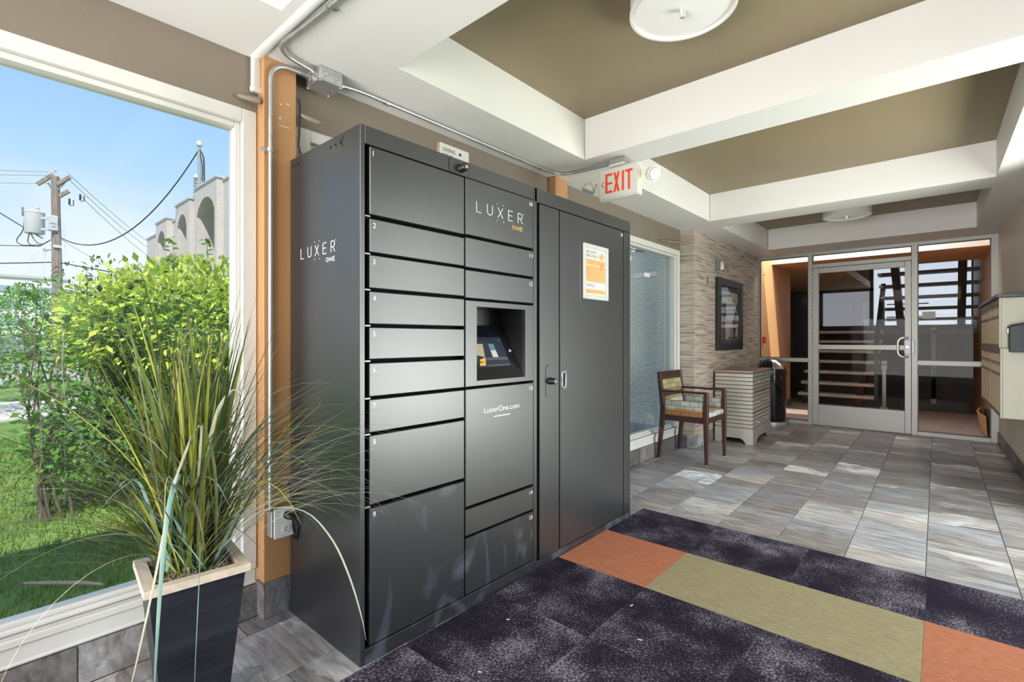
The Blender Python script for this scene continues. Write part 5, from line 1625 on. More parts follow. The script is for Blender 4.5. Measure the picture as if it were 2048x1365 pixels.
def planter(root, cx, cy, h, top, bot, rotz, rim=.022):
    """tapered wooden box with a flat rim; returns corner function"""
    c_, s_ = math.cos(rotz), math.sin(rotz)
    def ring(sz, z):
        return [(cx + a * sz * c_ - b * sz * s_, cy + a * sz * s_ + b * sz * c_, z) for a, b in ((-1, -1), (1, -1), (1, 1), (-1, 1))]
    t2, b2 = top / 2, bot / 2
    for k, nm in enumerate(('front', 'side', 'front', 'side')):
        o0 = ring(b2, 0.0); o1 = ring(t2, h - .02)
        i0 = ring(b2 - .016, 0.0); i1 = ring(t2 - .016, h - .02)
        k2 = (k + 1) % 4
        MB().hexa([o0[k], o0[k2], i0[k2], i0[k]], [o1[k], o1[k2], i1[k2], i1[k]]).build('side_board', M['planter_black'], root)
    MB().hexa(ring(b2 - .014, .01), ring(b2 - .012, .03)).build('bottom_board', M['planter_black'], root)
    r0 = ring(t2 + .012, h - .022); r1 = ring(t2 + .012, h); q0 = ring(t2 - .018, h - .022); q1 = ring(t2 - .018, h)
    for k in range(4):
        k2 = (k + 1) % 4
        MB().hexa([r0[k], r0[k2], q0[k2], q0[k]], [r1[k], r1[k2], q1[k2], q1[k]]).build('rim_board', M['rim_wood'], root, bevel=.001)
    # moss: a bumpy sheet with curly fibres
    n = 14; V = []; F = []
    for i in range(n + 1):
        for j in range(n + 1):
            a = (i / n * 2 - 1) * (t2 - .02); b = (j / n * 2 - 1) * (t2 - .02)
            V.append((cx + a * c_ - b * s_, cy + a * s_ + b * c_, h - .028 + rnd.uniform(0, .018)))
    for i in range(n):
        for j in range(n):
            F.append((i * (n + 1) + j, (i + 1) * (n + 1) + j, (i + 1) * (n + 1) + j + 1, i * (n + 1) + j + 1))
    tag(mesh_from('moss', V, F, M['moss'], root), kind='stuff')
    fm = MB()
    for k in range(150):
        a = rnd.uniform(-1, 1) * (t2 - .03); b = rnd.uniform(-1, 1) * (t2 - .03)
        px, py = cx + a * c_ - b * s_, cy + a * s_ + b * c_
        an = rnd.uniform(0, 6.28); rr = rnd.uniform(.006, .014)
        fm.tube([(px + rr * math.cos(an + .9 * i), py + rr * math.sin(an + .9 * i), h - .016 + rnd.uniform(0, .014)) for i in range(5)], .0011, 4, caps=False)
    tag(fm.build('moss_fibre', M['twig'], root), kind='stuff')

PX, PY, PH = -1.683, .466, .50
pg = empty('potted_grass', (PX, PY, 0))
tag(pg, 'tall artificial grass in a tapered black wooden planter with a pale rim', 'potted plant')
planter(pg, PX, PY, PH, .232, .140, math.radians(-6))
def lim1(q):
    x, y, z = q
    if x < -2.150: x = -2.150 + (x + 2.150) * .02
    if y > .935 and x < -1.53: y = .935 + (y - .935) * .015
    if z > 2.2: z = 2.2
    if z < .012: z = .012
    return Vector((x, y, z))
MO, MG, MY, MT, MP, MW = (M[k] for k in ('blade_olive', 'blade_green', 'blade_yellow', 'blade_teal', 'blade_pale', 'blade_wisp'))
rg = random.Random(21)
def spot(r):
    a = rg.uniform(0, 2 * PI); q = r * math.sqrt(rg.random())
    return (PX + q * math.cos(a), PY + q * math.sin(a), PH - .03)
cnt = 0
# upright straps
for k in range(74):
    az = rg.uniform(0, 2 * PI)
    L = rg.uniform(.36, .72) if k % 3 else rg.uniform(.68, .90)
    m_ = rg.choice([MO, MO, MG, MO, MY, MG, MY]) if k % 3 else rg.choice([MG, MG, MO])
    V, F = blade_mesh('b', spot(.062), az, rg.uniform(75, 89), L, rg.uniform(4, 26), rg.uniform(.007, .014), m_, 8, rg.uniform(-.4, .4), lim=lim1)
    add_blade(pg, V, F, m_); cnt += 1
# tall leaders, their backlit darkness put into the green
for az, e0, L, bd, w in ((3.6, 80, .98, 10, .012), (1.1, 83, .92, 6, .010), (.9, 86, .80, 4, .010), (4.4, 82, .80, 10, .008), (2.4, 85, .78, 8, .010), (.4, 80, .78, 12, .009), (5.6, 84, .74, 12, .010), (1.8, 82, .82, 8, .007)):
    V, F = blade_mesh('b', spot(.05), az, e0, L, bd, w, MG, 10, .1, lim=lim1)
    add_blade(pg, V, F, MG); cnt += 1
# arching leaves
for k in range(88):
    az = rg.uniform(0, 2 * PI)
    m_ = rg.choice([MO, MG, MY, MT, MW, MO, MG, MW])
    V, F = blade_mesh('b', spot(.066), az, rg.uniform(58, 84), rg.uniform(.42, .86), rg.uniform(45, 110), rg.uniform(.004, .009), m_, 11, rg.uniform(-.5, .5), lim=lim1)
    add_blade(pg, V, F, m_); cnt += 1
# thin wisps: backlit dark and front-lit pale tones mixed into the colours
for k in range(92):
    az = rg.uniform(0, 2 * PI)
    m_ = rg.choice([MW, MG, MW, MP, MT, MG])
    V, F = blade_mesh('b', spot(.066), az, rg.uniform(40, 82), rg.uniform(.55, .95), rg.uniform(60, 150), rg.uniform(.0016, .0032), m_, 14, rg.uniform(-.5, .5), curl=rg.uniform(1.2, 2.2), lim=lim1)
    add_blade(pg, V, F, m_); cnt += 1
# fronds leaning toward the locker, front light put into their pale colour
for k in range(26):
    az = rg.uniform(.7, 1.75)
    V, F = blade_mesh('b', spot(.07), az, rg.uniform(38, 72), rg.uniform(.5, .72), rg.uniform(70, 130), rg.uniform(.0016, .0034), MP, 14, rg.uniform(-.3, .3), curl=rg.uniform(1.4, 2.4), lim=lim1)
    add_blade(pg, V, F, rg.choice([MP, MT, MP])); cnt += 1
# short fill at the foot
tv, tf = [], []
for k in range(130):
    V, F = blade_mesh('b', spot(.068), rg.uniform(0, 6.28), rg.uniform(55, 88), rg.uniform(.14, .38), rg.uniform(10, 60), rg.uniform(.006, .015), None, 5)
    n0 = len(tv); tv += V; tf += [tuple(i + n0 for i in f) for f in F]
tag(mesh_from('blade_fill', tv, tf, [MY, MT, MO, MT], pg, mi=[(i // 10) % 4 for i in range(len(tf))], smooth=True), kind='stuff')
# hair-thin wisps past the counted blades
tv, tf, ti = [], [], []
for k in range(330):
    kind = rg.random()
    if kind < .45:      # window side, long low arcs, coloured dark as if backlit
        V, F = blade_mesh('b', spot(.066), rg.uniform(2.2, 4.9), rg.uniform(35, 80), rg.uniform(.6, 1.0), rg.uniform(50, 140), rg.uniform(.0014, .0030), None, 14, rg.uniform(-.5, .5), curl=rg.uniform(1.2, 2.2), lim=lim1)
        mi_ = rg.choice([0, 0, 1, 2])
    elif kind < .62:    # locker side, coloured pale as if lit from the front
        V, F = blade_mesh('b', spot(.08), rg.uniform(.7, 1.9), rg.uniform(36, 78), rg.uniform(.5, .78), rg.uniform(60, 130), rg.uniform(.0012, .0024), None, 14, rg.uniform(-.3, .3), curl=rg.uniform(1.4, 2.4), lim=lim1)
        mi_ = rg.choice([3, 3, 4])
    else:               # upright
        V, F = blade_mesh('b', spot(.075), rg.uniform(0, 6.28), rg.uniform(74, 89), rg.uniform(.45, .86), rg.uniform(4, 34), rg.uniform(.002, .006), None, 14, rg.uniform(-.4, .4), lim=lim1)
        mi_ = rg.choice([0, 1, 2, 1])
    n0 = len(tv); tv += V; tf += [tuple(i + n0 for i in f) for f in F]; ti += [mi_] * len(F)
tag(mesh_from('blade_wisp', tv, tf, [MW, MG, MO, MP, MT], pg, mi=ti, smooth=True), kind='stuff')
# the drooping straps over the rim
for pts, w, m_ in (
    ([(-1.66, .40, .50), (-1.62, .40, .72), (-1.575, .41, .80), (-1.53, .385, .79), (-1.505, .36, .70), (-1.505, .345, .50), (-1.515, .338, .30), (-1.525, .333, .13)], .011, MT),
    ([(-1.65, .44, .50), (-1.60, .46, .76), (-1.57, .46, .93), (-1.545, .43, .90), (-1.525, .38, .78), (-1.52, .335, .52), (-1.535, .295, .30), (-1.555, .27, .17)], .006, MP),
    ([(-1.66, .45, .50), (-1.60, .47, .80), (-1.56, .50, .97), (-1.54, .53, 1.02), (-1.525, .55, 1.00)], .010, MP),
    ([(-1.64, .50, .50), (-1.54, .60, .66), (-1.49, .72, .64), (-1.46, .80, .52), (-1.455, .86, .36), (-1.46, .90, .22), (-1.465, .915, .15)], .006, MP),
    ([(-1.66, .43, .50), (-1.62, .44, .70), (-1.585, .46, .78), (-1.55, .49, .76), (-1.53, .52, .68)], .012, MT),
    ([(-1.68, .40, .50), (-1.67, .37, .66), (-1.64, .33, .78), (-1.60, .29, .80), (-1.56, .25, .74)], .008, MT)):
    P_ = [Vector(p) for p in bend(pts, 4, .12)]
    V = []; F = []
    for i, p in enumerate(P_):
        t = i / (len(P_) - 1)
        d = (P_[min(i + 1, len(P_) - 1)] - P_[max(i - 1, 0)]).normalized()
        s = d.cross(Vector((-.55, .35, .75))).normalized()
        ww = w * (1 - max(0, (t - .5) / .5) ** 2) + .0006
        n_up = s.cross(d)
        V += [tuple(p - s * ww / 2), tuple(p - n_up * ww * .15), tuple(p + s * ww / 2)]
    for i in range(len(P_) - 1):
        k = i * 3
        F += [(k, k + 1, k + 4, k + 3), (k + 1, k + 2, k + 5, k + 4)]
    add_blade(pg, V, F, m_)

# second grass behind the far end of the locker
QX, QY = -1.935, 3.115
pg2 = empty('potted_grass', (QX, QY, 0))
tag(pg2, 'wispy potted grass peeking out between the locker and the armchair', 'potted plant')
planter(pg2, QX, QY, .50, .21, .14, 0)
def lim2(q):
    x, y, z = q
    if x < -2.15: x = -2.15
    if y < 2.93 and x < -1.53: y = 2.93 - (2.93 - y) * .02
    return Vector((x, y, max(z, .012)))
for k in range(70):
    a = rg.uniform(0, 2 * PI); q = .07 * math.sqrt(rg.random())
    az = rg.uniform(-.9, 1.9)
    thin = k % 3
    m_ = rg.choice([MW, MG, MP, MW])
    V, F = blade_mesh('b', (QX + q * math.cos(a), QY + q * math.sin(a), .47), az, rg.uniform(45, 85), rg.uniform(.45, .8), rg.uniform(30, 120), rg.uniform(.002, .004) if thin else rg.uniform(.005, .009), m_, 10, rg.uniform(-.3, .3), lim=lim2)
    add_blade(pg2, V, F, m_)
# ------------------------------------------------------------------ garden and street outside the left windows
GZ = -0.06
npr = np.random.default_rng(5)
gd = MB().box(-120, -2.36, -40, 60, GZ - .3, GZ).build('ground_lawn', M['lawn_soil'], origin=(-10, 0, GZ))
struct(gd, 'mown green lawn outside the picture window', 'lawn')
# grass blades near the window
n = 52000
gx = -2.45 - 6.0 * npr.random(n) ** 1.3
gy = npr.uniform(-1.0, 5.0, n)
h = npr.uniform(.025, .06, n); a = npr.uniform(0, 2 * PI, n); lean = npr.uniform(0, .035, n); la = npr.uniform(0, 2 * PI, n)
w = .0035 + .0012 * (-gx - 2.4)
V = np.zeros((n, 3, 3), np.float32)
V[:, 0] = np.stack([gx - np.cos(a) * w, gy - np.sin(a) * w, np.full(n, GZ)], 1)
V[:, 1] = np.stack([gx + np.cos(a) * w, gy + np.sin(a) * w, np.full(n, GZ)], 1)
V[:, 2] = np.stack([gx + np.cos(la) * lean, gy + np.sin(la) * lean, GZ + h], 1)
lg = mesh_from('lawn_grass', V.reshape(-1, 3), np.arange(3 * n).reshape(-1, 3), M['grass'])
tag(lg, 'short green grass blades of the lawn below the window', 'grass', kind='stuff')
pa_ = MB().box(-13.4, -10.4, -30, 4.6, GZ, GZ + .03).build('path_sidewalk', M['sidewalk'])
struct(pa_, 'pale concrete sidewalk crossing the lawn', 'path')
rd = MB().box(-34, -19, -60, 60, GZ, GZ + .02).build('road', M['road'])
struct(rd, 'grey street beyond the lawn', 'road')
bed = MB().lathe([(0, .05), (.8, .04), (1.15, .0)], (-5.3, 1.7, GZ), 24).build('ground_bed', M['soil'], smooth=True)
struct(bed, 'bare soil bed under the shrub', 'ground')

def leaf_cloud(n, fn, size, flat=.5, droop=.2, elong=2.1):
    """n folded leaves at points fn(n) -> (pts, outward normals)"""
    P, Nn = fn(n)
    d = Nn + npr.normal(0, .55, (n, 3)); d[:, 2] -= droop
    d /= np.linalg.norm(d, axis=1)[:, None] + 1e-6
    up = np.tile(np.array([0, 0, 1.0]), (n, 1)) + npr.normal(0, flat, (n, 3))
    s = np.cross(d, up); s /= np.linalg.norm(s, axis=1)[:, None] + 1e-6
    nn = np.cross(s, d)
    L = size * npr.uniform(.65, 1.3, n)[:, None]
    W = L / elong
    V = np.stack([P, P + d * L * .45 + s * W * .5 + nn * L * .06, P + d * L - nn * L * .10, P + d * L * .45 - s * W * .5 + nn * L * .06, P + d * L * .5 - nn * L * .03], 1)
    F = np.array([[0, 1, 4], [1, 2, 4], [2, 3, 4], [3, 0, 4]])
    F = (F[None] + (np.arange(n) * 5)[:, None, None]).reshape(-1, 3)
    return V.reshape(-1, 3), F
def ellipsoid(c, r, inner=.72, zmin=None):
    def fn(n):
        u = npr.normal(0, 1, (n, 3)); u /= np.linalg.norm(u, axis=1)[:, None]
        # lumpy surface
        k = 1 + .10 * np.sin(u[:, 0] * 5 + 1) * np.cos(u[:, 1] * 4) + .07 * np.sin(u[:, 2] * 9 + u[:, 0] * 7)
        rad = (inner + (1 - inner) * npr.random(n) ** .6) * k
        P = np.array(c) + u * np.array(r) * rad[:, None]
        if zmin is not None:
            P[:, 2] = np.maximum(P[:, 2], zmin + npr.random(n) * .1)
        Nn = u / np.array(r); Nn /= np.linalg.norm(Nn, axis=1)[:, None]
        return P, Nn
    return fn
def shrub(name, loc, label, cat, clouds, stems, leaf_parts=None, group=None):
    r = empty(name, loc)
    tag(r, label, cat, group)
    for cn, (n, fn, size, m_) in enumerate(clouds):
        V, F = leaf_cloud(n, fn, size)
        tag(mesh_from('foliage', V, F, M[m_], r), kind='stuff')
    if stems:
        st = MB()
        for pts, ra, rb in stems:
            k = len(pts)
            st.tube(pts, [ra + (rb - ra) * i / (k - 1) for i in range(k)], 6)
        st.build('stem', M['twig'], r, smooth=True)
    if leaf_parts:
        n, fn, size, m_ = leaf_parts
        V, F = leaf_cloud(n, fn, size)
        for i in range(n):
            mesh_from('leaf', V[i * 5:i * 5 + 5], [(0, 1, 4), (1, 2, 4), (2, 3, 4), (3, 0, 4)], M[m_], r)
    return r
def stem(p0, p1, wob=.06, n=5):
    p0 = Vector(p0); p1 = Vector(p1)
    return [p0.lerp(p1, i / n) + Vector((rnd.uniform(-wob, wob), rnd.uniform(-wob, wob), 0)) * (1 if 0 < i < n else 0) for i in range(n + 1)]
BC = (-5.35, 1.62, 1.26)
def face(c, r):
    """leaves on the upper half that faces the window"""
    def fn(n):
        u = npr.normal(0, 1, (n, 3)); u[:, 0] = np.abs(u[:, 0]); u[:, 2] = np.abs(u[:, 2]) * .8 - .15
        u /= np.linalg.norm(u, axis=1)[:, None]
        P = np.array(c) + u * np.array(r) * npr.uniform(.95, 1.08, n)[:, None]
        return P, u + np.array([0, 0, .4])
    return fn
stems = [(stem((-5.35 + rnd.uniform(-.25, .25), 1.6 + rnd.uniform(-.25, .25), GZ), (-5.35 + rnd.uniform(-.7, .7), 1.6 + rnd.uniform(-.75, .75), rnd.uniform(.9, 1.4))), .018, .006) for _ in range(34)]
stems += [(stem((-4.9 + rnd.uniform(-.3, .3), 1.75 + rnd.uniform(-.6, .6), rnd.uniform(.5, .95)), (-4.6 + rnd.uniform(-.4, .3), 1.75 + rnd.uniform(-.8, .8), rnd.uniform(.5, 1.1)), .05), .006, .002) for _ in range(120)]
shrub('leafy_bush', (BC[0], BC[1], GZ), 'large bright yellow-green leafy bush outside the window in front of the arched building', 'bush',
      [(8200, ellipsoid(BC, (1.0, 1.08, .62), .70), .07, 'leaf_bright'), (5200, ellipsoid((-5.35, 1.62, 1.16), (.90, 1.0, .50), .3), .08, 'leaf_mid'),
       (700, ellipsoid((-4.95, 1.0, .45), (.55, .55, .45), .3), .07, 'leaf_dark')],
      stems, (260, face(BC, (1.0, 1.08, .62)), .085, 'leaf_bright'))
# upright shoots breaking out of the top
for i, (y_, z_, lab) in enumerate(((1.28, 2.05, 'leafy shoot rising from the left part of the bright bush top'), (1.55, 2.10, 'leafy shoot rising from the middle of the bright bush top'), (1.80, 2.22, 'tallest leafy shoot rising from the bright bush by the window frame'))):
    r = empty('bush_shoot', (-5.2, y_, 1.6)); tag(r, lab, 'shoot')
    MB().tube([(-5.2, y_, 1.6), (-5.18, y_ + .02, (1.6 + z_) / 2), (-5.2, y_ + .01, z_)], [.006, .005, .002], 6).build('stem', M['twig'], r)
    def fn(n, y_=y_, z_=z_):
        t = npr.random(n)
        P = np.stack([np.full(n, -5.2), np.full(n, y_), 1.62 + t * (z_ - 1.60)], 1)
        an = npr.uniform(0, 6.28, n)
        return P, np.stack([np.cos(an) * 1.5, np.sin(an) * 1.5, np.full(n, .5)], 1)
    V, F = leaf_cloud(26, fn, .085)
    for k in range(26):
        mesh_from('leaf', V[k * 5:k * 5 + 5], [(0, 1, 4), (1, 2, 4), (2, 3, 4), (3, 0, 4)], M['leaf_mid'], r)
# dark sapling shrub, left
def sapling(name, x, y, top, label, nl, spread, m_, n_st=7, size=.075, ybias=0):
    r = empty(name, (x, y, GZ)); tag(r, label, 'shrub')
    sm = MB(); pts_all = []
    for k in range(n_st):
        t = (x + rnd.uniform(-.4, .4) * spread, y + ybias + rnd.uniform(-1, 1) * spread, top * rnd.uniform(.6, 1.0))
        p = stem((x + rnd.uniform(-.08, .08), y + rnd.uniform(-.1, .1), GZ), t, .05, 7)
        sm.tube(p, [.010 - .0085 * i / 7 for i in range(8)], 6)
        pts_all += [(p[i].lerp(p[i + 1], f), i) for i in range(2, 7) for f in (0, .25, .5, .75)]
    sm.build('stem', M['bark'], r, smooth=True)
    def fn(n):
        idx = npr.integers(0, len(pts_all), n)
        P = np.array([tuple(pts_all[i][0]) for i in idx]) + npr.normal(0, .012, (n, 3))
        an = npr.uniform(0, 6.28, n)
        return P, np.stack([np.cos(an), np.sin(an), np.full(n, .25)], 1) * 1.4
    V, F = leaf_cloud(nl, fn, size, elong=1.8)
    k_ = min(150, nl)
    for i in range(k_):
        mesh_from('leaf', V[i * 5:i * 5 + 5], [(0, 1, 4), (1, 2, 4), (2, 3, 4), (3, 0, 4)], M[m_], r)
    if nl > k_:
        tag(mesh_from('foliage', V[k_ * 5:], F[:(nl - k_) * 4], M[m_], r), kind='stuff')
    return r
sapling('sapling_shrub', -4.55, .45, 1.60, 'dark open sapling shrub in front of the utility pole', 230, .30, 'leaf_mid', 8, .07)
sapling('sapling_shrub', -4.9, .86, 1.72, 'dark dense sapling at the left edge of the bright bush', 480, .20, 'leaf_dark', 8, .07)
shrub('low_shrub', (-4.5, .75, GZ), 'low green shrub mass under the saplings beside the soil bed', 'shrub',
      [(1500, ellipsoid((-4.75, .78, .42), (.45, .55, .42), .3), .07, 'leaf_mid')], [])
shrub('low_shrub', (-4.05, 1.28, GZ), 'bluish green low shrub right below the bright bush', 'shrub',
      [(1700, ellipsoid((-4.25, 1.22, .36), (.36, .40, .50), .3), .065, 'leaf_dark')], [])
st_ = MB().tube([(-3.32, .22, GZ + .05), (-3.22, .30, GZ + .055), (-3.1, .42, GZ + .05), (-3.02, .47, GZ + .05)], [.006, .009, .009, .005], 7).build('fallen_stick', M['stick'], smooth=True)
tag(st_, 'short pale stick lying on the lawn', 'stick')

# mid-distance greenery, each clump its own thing
hedge_spots = [(-11.5, -.6, .75, 1.3, .9, 'leaf_far', 'round yellow-green hedge bush left of the pole'), (-13.5, 1.35, 1.1, 1.2, 1.2, 'leaf_mid', 'green street shrub just right of the pole base'),
               (-9.5, 1.3, .7, 1.0, .85, 'leaf_far', 'sunny low bush behind the dark sapling'), (-16, 2.6, 1.5, 1.6, 1.6, 'leaf_far', 'pale leafy street tree between pole and bush'),
               (-44, -1.6, 1.4, 3.2, 1.5, 'leaf_far', 'yellow-green hedge across the street at the far left'), (-52, 3.6, 2.4, 2.4, 2.6, 'leaf_mid', 'green tree across the street below the white building'),
               (-58, -.6, 2.0, 2.0, 2.8, 'leaf_dark', 'dark rounded tree at the far left across the street'), (-47, 8.6, 2.2, 3.0, 2.6, 'leaf_far', 'pale green tree line across the street right of the pole'),
               (-17.5, -.2, .6, .9, .6, 'leaf_mid', 'small verge bush behind the sidewalk at far left'), (-30, 6, 1.8, 2.2, 2.0, 'leaf_mid', 'green kerbside tree near the end of the arched building')]
for x, y, rz, ry, zc, m_, lab in hedge_spots:
    d = abs(x)
    shrub('garden_tree' if rz > 1.3 else 'garden_bush', (x, y, GZ), lab, 'tree' if rz > 1.3 else 'bush',
          [(int(900 + 14 * d), ellipsoid((x, y, zc), (ry * .8, ry, rz), .6, GZ), .05 + .0055 * d, m_)],
          [(stem((x, y, GZ), (x, y, zc), .02), .02 * ry + .02, .02)])

# ------------------------------------------------------------------ utility pole with its gear
up_ = empty('utility_pole', (-27.05, 2.72, GZ))
tag(up_, 'weathered wooden utility pole with crossarms behind the saplings', 'pole')
MB().tube([(-27.02, 2.78, GZ), (-27.05, 2.75, 3.5), (-27.12, 2.70, 7.75)], [.19, .165, .135], 14).build('shaft', M['wood_pole'], up_, smooth=True)
def bl2(a, b, w, h, nm, m_='wood_pole'):
    return MB().bar(a, b, w, h).build(nm, M[m_], up_)
bl2((-27.5, 2.20, 7.40), (-27.3, 2.66, 7.86), .11, .13, 'crossarm'); bl2((-27.0, 2.75, 7.42), (-26.75, 3.10, 7.75), .11, .13, 'crossarm')
bl2((-27.0, 2.80, 6.95), (-26.85, 3.08, 7.20), .11, .13, 'crossarm')
bl2((-27.05, 2.68, 7.05), (-26.85, 2.98, 7.55), .03, .05, 'brace', 'steel_grey'); bl2((-27.1, 2.68, 7.05), (-27.3, 2.50, 7.5), .03, .05, 'brace', 'steel_grey')
for p_ in ((-27.3, 2.62, 7.86), (-26.8, 3.05, 7.72), (-27.2, 2.70, 7.95)):
    MB().lathe([(.02, 0), (.05, .03), (.03, .06), (.05, .09), (.02, .14), (0, .15)], p_, 10).build('insulator', M['transformer'], up_, smooth=True)
for p_ in ((-26.75, 3.42, 6.98), (-26.85, 3.10, 6.75)):
    c = Vector(p_)
    MB().tube([c + Vector((0, 0, .14)), c - Vector((0, 0, .10))], .035, 8).tube([c + Vector((.03, .12, .10)), c + Vector((.05, .12, -.12)), c + Vector((0, 0, -.14))], .018, 6).build('fuse_cutout', M['lock_black'], up_)
MB().box(-27.12, -26.85, 2.48, 2.76, 5.52, 6.12).build('control_box', M['transformer'], up_, bevel=.02)
MB().box(-26.87, -26.84, 2.52, 2.72, 5.78, 5.82).box(-26.87, -26.84, 2.56, 2.70, 5.66, 5.69).build('marking', M['print_grey'], up_)
MB().box(-26.98, -26.86, 2.62, 2.86, 4.85, 4.95).build('number_plate', M['paper'], up_)
MB().tube([(-27.2, 2.62, 4.82), (-27.35, 2.5, 4.80), (-27.45, 2.40, 4.78)], [.02, .06, .07], 8).build('street_lamp', M['transformer'], up_, smooth=True)
for z in (4.1, 3.9, 3.7, 3.45):
    bl2((-26.9, 2.52 if int(z * 10) % 2 else 2.7, z), (-26.88, 2.78 if int(z * 10) % 2 else 3.0, z), .02, .02, 'step_bolt', 'steel_grey')
tf_ = empty('pole_transformer', (-27.7, 2.16, 5.45))
tag(tf_, 'grey cylindrical transformer hung on the left of the utility pole', 'transformer')
MB().lathe([(0, 0), (.30, .01), (.315, .05), (.315, .82), (.325, .83), (.325, .86), (.22, .92), (0, .94)], (-27.68, 2.14, 5.42), 28).build('tank', M['transformer'], tf_, smooth=True)
MB().lathe([(.05, 0), (.06, .05), (.04, .08), (.06, .12), (.03, .22), (0, .23)], (-27.6, 2.22, 6.34), 10).build('bushing', M['transformer'], tf_, smooth=True)
MB().bar((-27.45, 2.32, 6.05), (-27.1, 2.66, 6.05), .08, .08).bar((-27.45, 2.32, 5.6), (-27.1, 2.66, 5.6), .08, .08).build('bracket', M['transformer'], tf_)
MB().tube([(-27.75, 1.80, 6.45), (-27.75, 1.80, 6.10)], .03, 6).build('arrester', M['steel_grey'], tf_)
for pts in ([(-27.72, 1.86, 6.2), (-27.76, 1.82, 5.5), (-27.9, 1.60, 5.10), (-27.7, 1.75, 4.9), (-27.3, 2.3, 4.95)], [(-27.66, 1.98, 6.2), (-27.6, 1.99, 5.4), (-27.6, 1.90, 5.0), (-27.4, 2.2, 4.85), (-27.2, 2.5, 5.1)], [(-27.6, 2.0, 5.5), (-27.5, 2.1, 5.15), (-27.4, 2.3, 4.95), (-27.15, 2.6, 5.2)]):
    MB().tube(bend(pts, 4, .2), .018, 6).build('drop_wire', M['cable'], tf_, smooth=True)
def wire(name, pts, r, label, m_='cable'):
    o = MB().tube(pts, r, 6).build(name, M[m_], smooth=True)
    tag(o, label, 'cable')
    return o
wire('overhead_cable', catenary((-31.0, -1.6, 8.9), (-27.5, 2.36, 5.25), .10), .025, 'thick dark cable sloping down from the upper left to the pole')
wire('overhead_cable', catenary((-26.93, 2.85, 5.26), (-19.1, 5.48, 7.55), 1.35), .022, 'dark service cable swagging from the pole up to the roof mast')
wire('overhead_cable', catenary((-36.5, -8.0, 4.30), (-27.0, 2.74, 4.28), .18), .024, 'lower horizontal cable crossing left of the pole')
wire('overhead_cable', catenary((-27.0, 2.80, 4.28), (-20.0, 4.9, 3.2), .05), .024, 'lower cable dropping right from the pole behind the bush')
wire('overhead_cable', catenary((-36.5, -8.0, 5.15), (-27.5, 2.3, 4.92), .05), .016, 'thin straight cable meeting the pole below the transformer')
for k, (z0, z1, lab) in enumerate(((8.35, 7.92, 'topmost pale wire left of the pole'), (8.0, 7.78, 'middle pale wire left of the pole'), (7.7, 7.45, 'lowest pale wire left of the pole top'))):
    wire('overhead_wire', catenary((-34.0, -4.5, z0), (-27.25, 2.5, z1), .10), .009, lab, 'wire_thin')
for k, (y0, z0, y1, z1, lab) in enumerate(((3.05, 7.9, 20, 8.2, 'topmost pale wire right of the pole'), (3.02, 7.72, 20, 7.3, 'middle pale wire right of the pole'), (3.4, 7.1, 20, 6.3, 'lowest pale wire right of the pole'))):
    wire('overhead_wire', catenary((-26.8, y0, z0), (-70.0, y1, z1 + 2.5), 1.0, 24), .012, lab, 'wire_thin')
wire('overhead_wire', catenary((-27.0, 2.9, 5.2), (-15.5, 5.2, 1.9), .25), .010, 'thin wire falling from the pole toward the bush', 'wire_thin')

# ------------------------------------------------------------------ arched building wing
wg = empty('arched_building', (-14, 6.5, GZ))
tag(wg, 'two-storey pale stucco building with arched window recesses beyond the bush', 'building')
WY = 5.30
def arch_poly(x0, x1, zb, zt, rise):
    """outline of an arch opening, counter-clockwise, flat pointed shoulders"""
    n = 9
    return [(x0, zb), (x1, zb), (x1, zt - rise)] + [(x1 + (x0 - x1) * i / n, zt - rise + rise * math.sin(PI * i / n) ** .6) for i in range(1, n)] + [(x0, zt - rise)]
def bay(x0, x1, zt, a0, a1, atop, yf, rise=.45, win=True):
    """stucco bay with an arched hole: strips left, right and a cap cut to the arch"""
    mb = MB()
    mb.box(x0, a0, yf, 6.4, GZ, zt).box(a1, x1, yf, 6.4, GZ, zt)
    n = 10
    for i in range(n):
        u0, u1 = a0 + (a1 - a0) * i / n, a0 + (a1 - a0) * (i + 1) / n
        z0 = atop - rise + rise * math.sin(PI * i / n) ** .6 if i else atop - rise
        z1 = atop - rise + rise * math.sin(PI * (i + 1) / n) ** .6 if i < n - 1 else atop - rise
        mb.hexa([(u0, yf, z0), (u1, yf, z1), (u1, yf + .75, z1), (u0, yf + .75, z0)], [(u0, yf, zt), (u1, yf, zt), (u1, yf + .75, zt), (u0, yf + .75, zt)])
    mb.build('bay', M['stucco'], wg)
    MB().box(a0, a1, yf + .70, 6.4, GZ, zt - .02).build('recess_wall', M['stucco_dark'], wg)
    MB().box(x0 - .03, x1 + .03, yf - .03, yf + .3, zt, zt + .06).build('coping', M['coping'], wg)
    if win:
        w0, w1 = a0 + (a1 - a0) * .14, a1 - (a1 - a0) * .10
        wf_ = MB()
        z0, z1 = 3.35, atop - .42
        wf_.box(w0, w0 + .07, yf + .62, yf + .70, z0, z1).box(w1 - .07, w1, yf + .62, yf + .70, z0, z1).box(w0, w1, yf + .62, yf + .70, z1 - .07, z1).box(w0, w1, yf + .62, yf + .70, z0, z0 + .07).box((w0 + w1) / 2 - .03, (w0 + w1) / 2 + .03, yf + .62, yf + .70, z0, z1)
        f_ = wf_.build('window', M['frame_white'], wg)
        MB().box(w0 + .05, w1 - .05, yf + .66, yf + .68, z0, z1).build('pane', M['dark_glass'], f_)
def rec(x0, x1, zt, yf):
    MB().box(x0, x1, yf, 6.4, GZ, zt).build('wall_section', M['stucco'], wg)
    MB().box(x0 - .02, x1 + .02, yf - .03, yf + .3, zt, zt + .06).build('coping', M['coping'], wg)
rec(-25.9, -23.6, 5.45, 5.5)
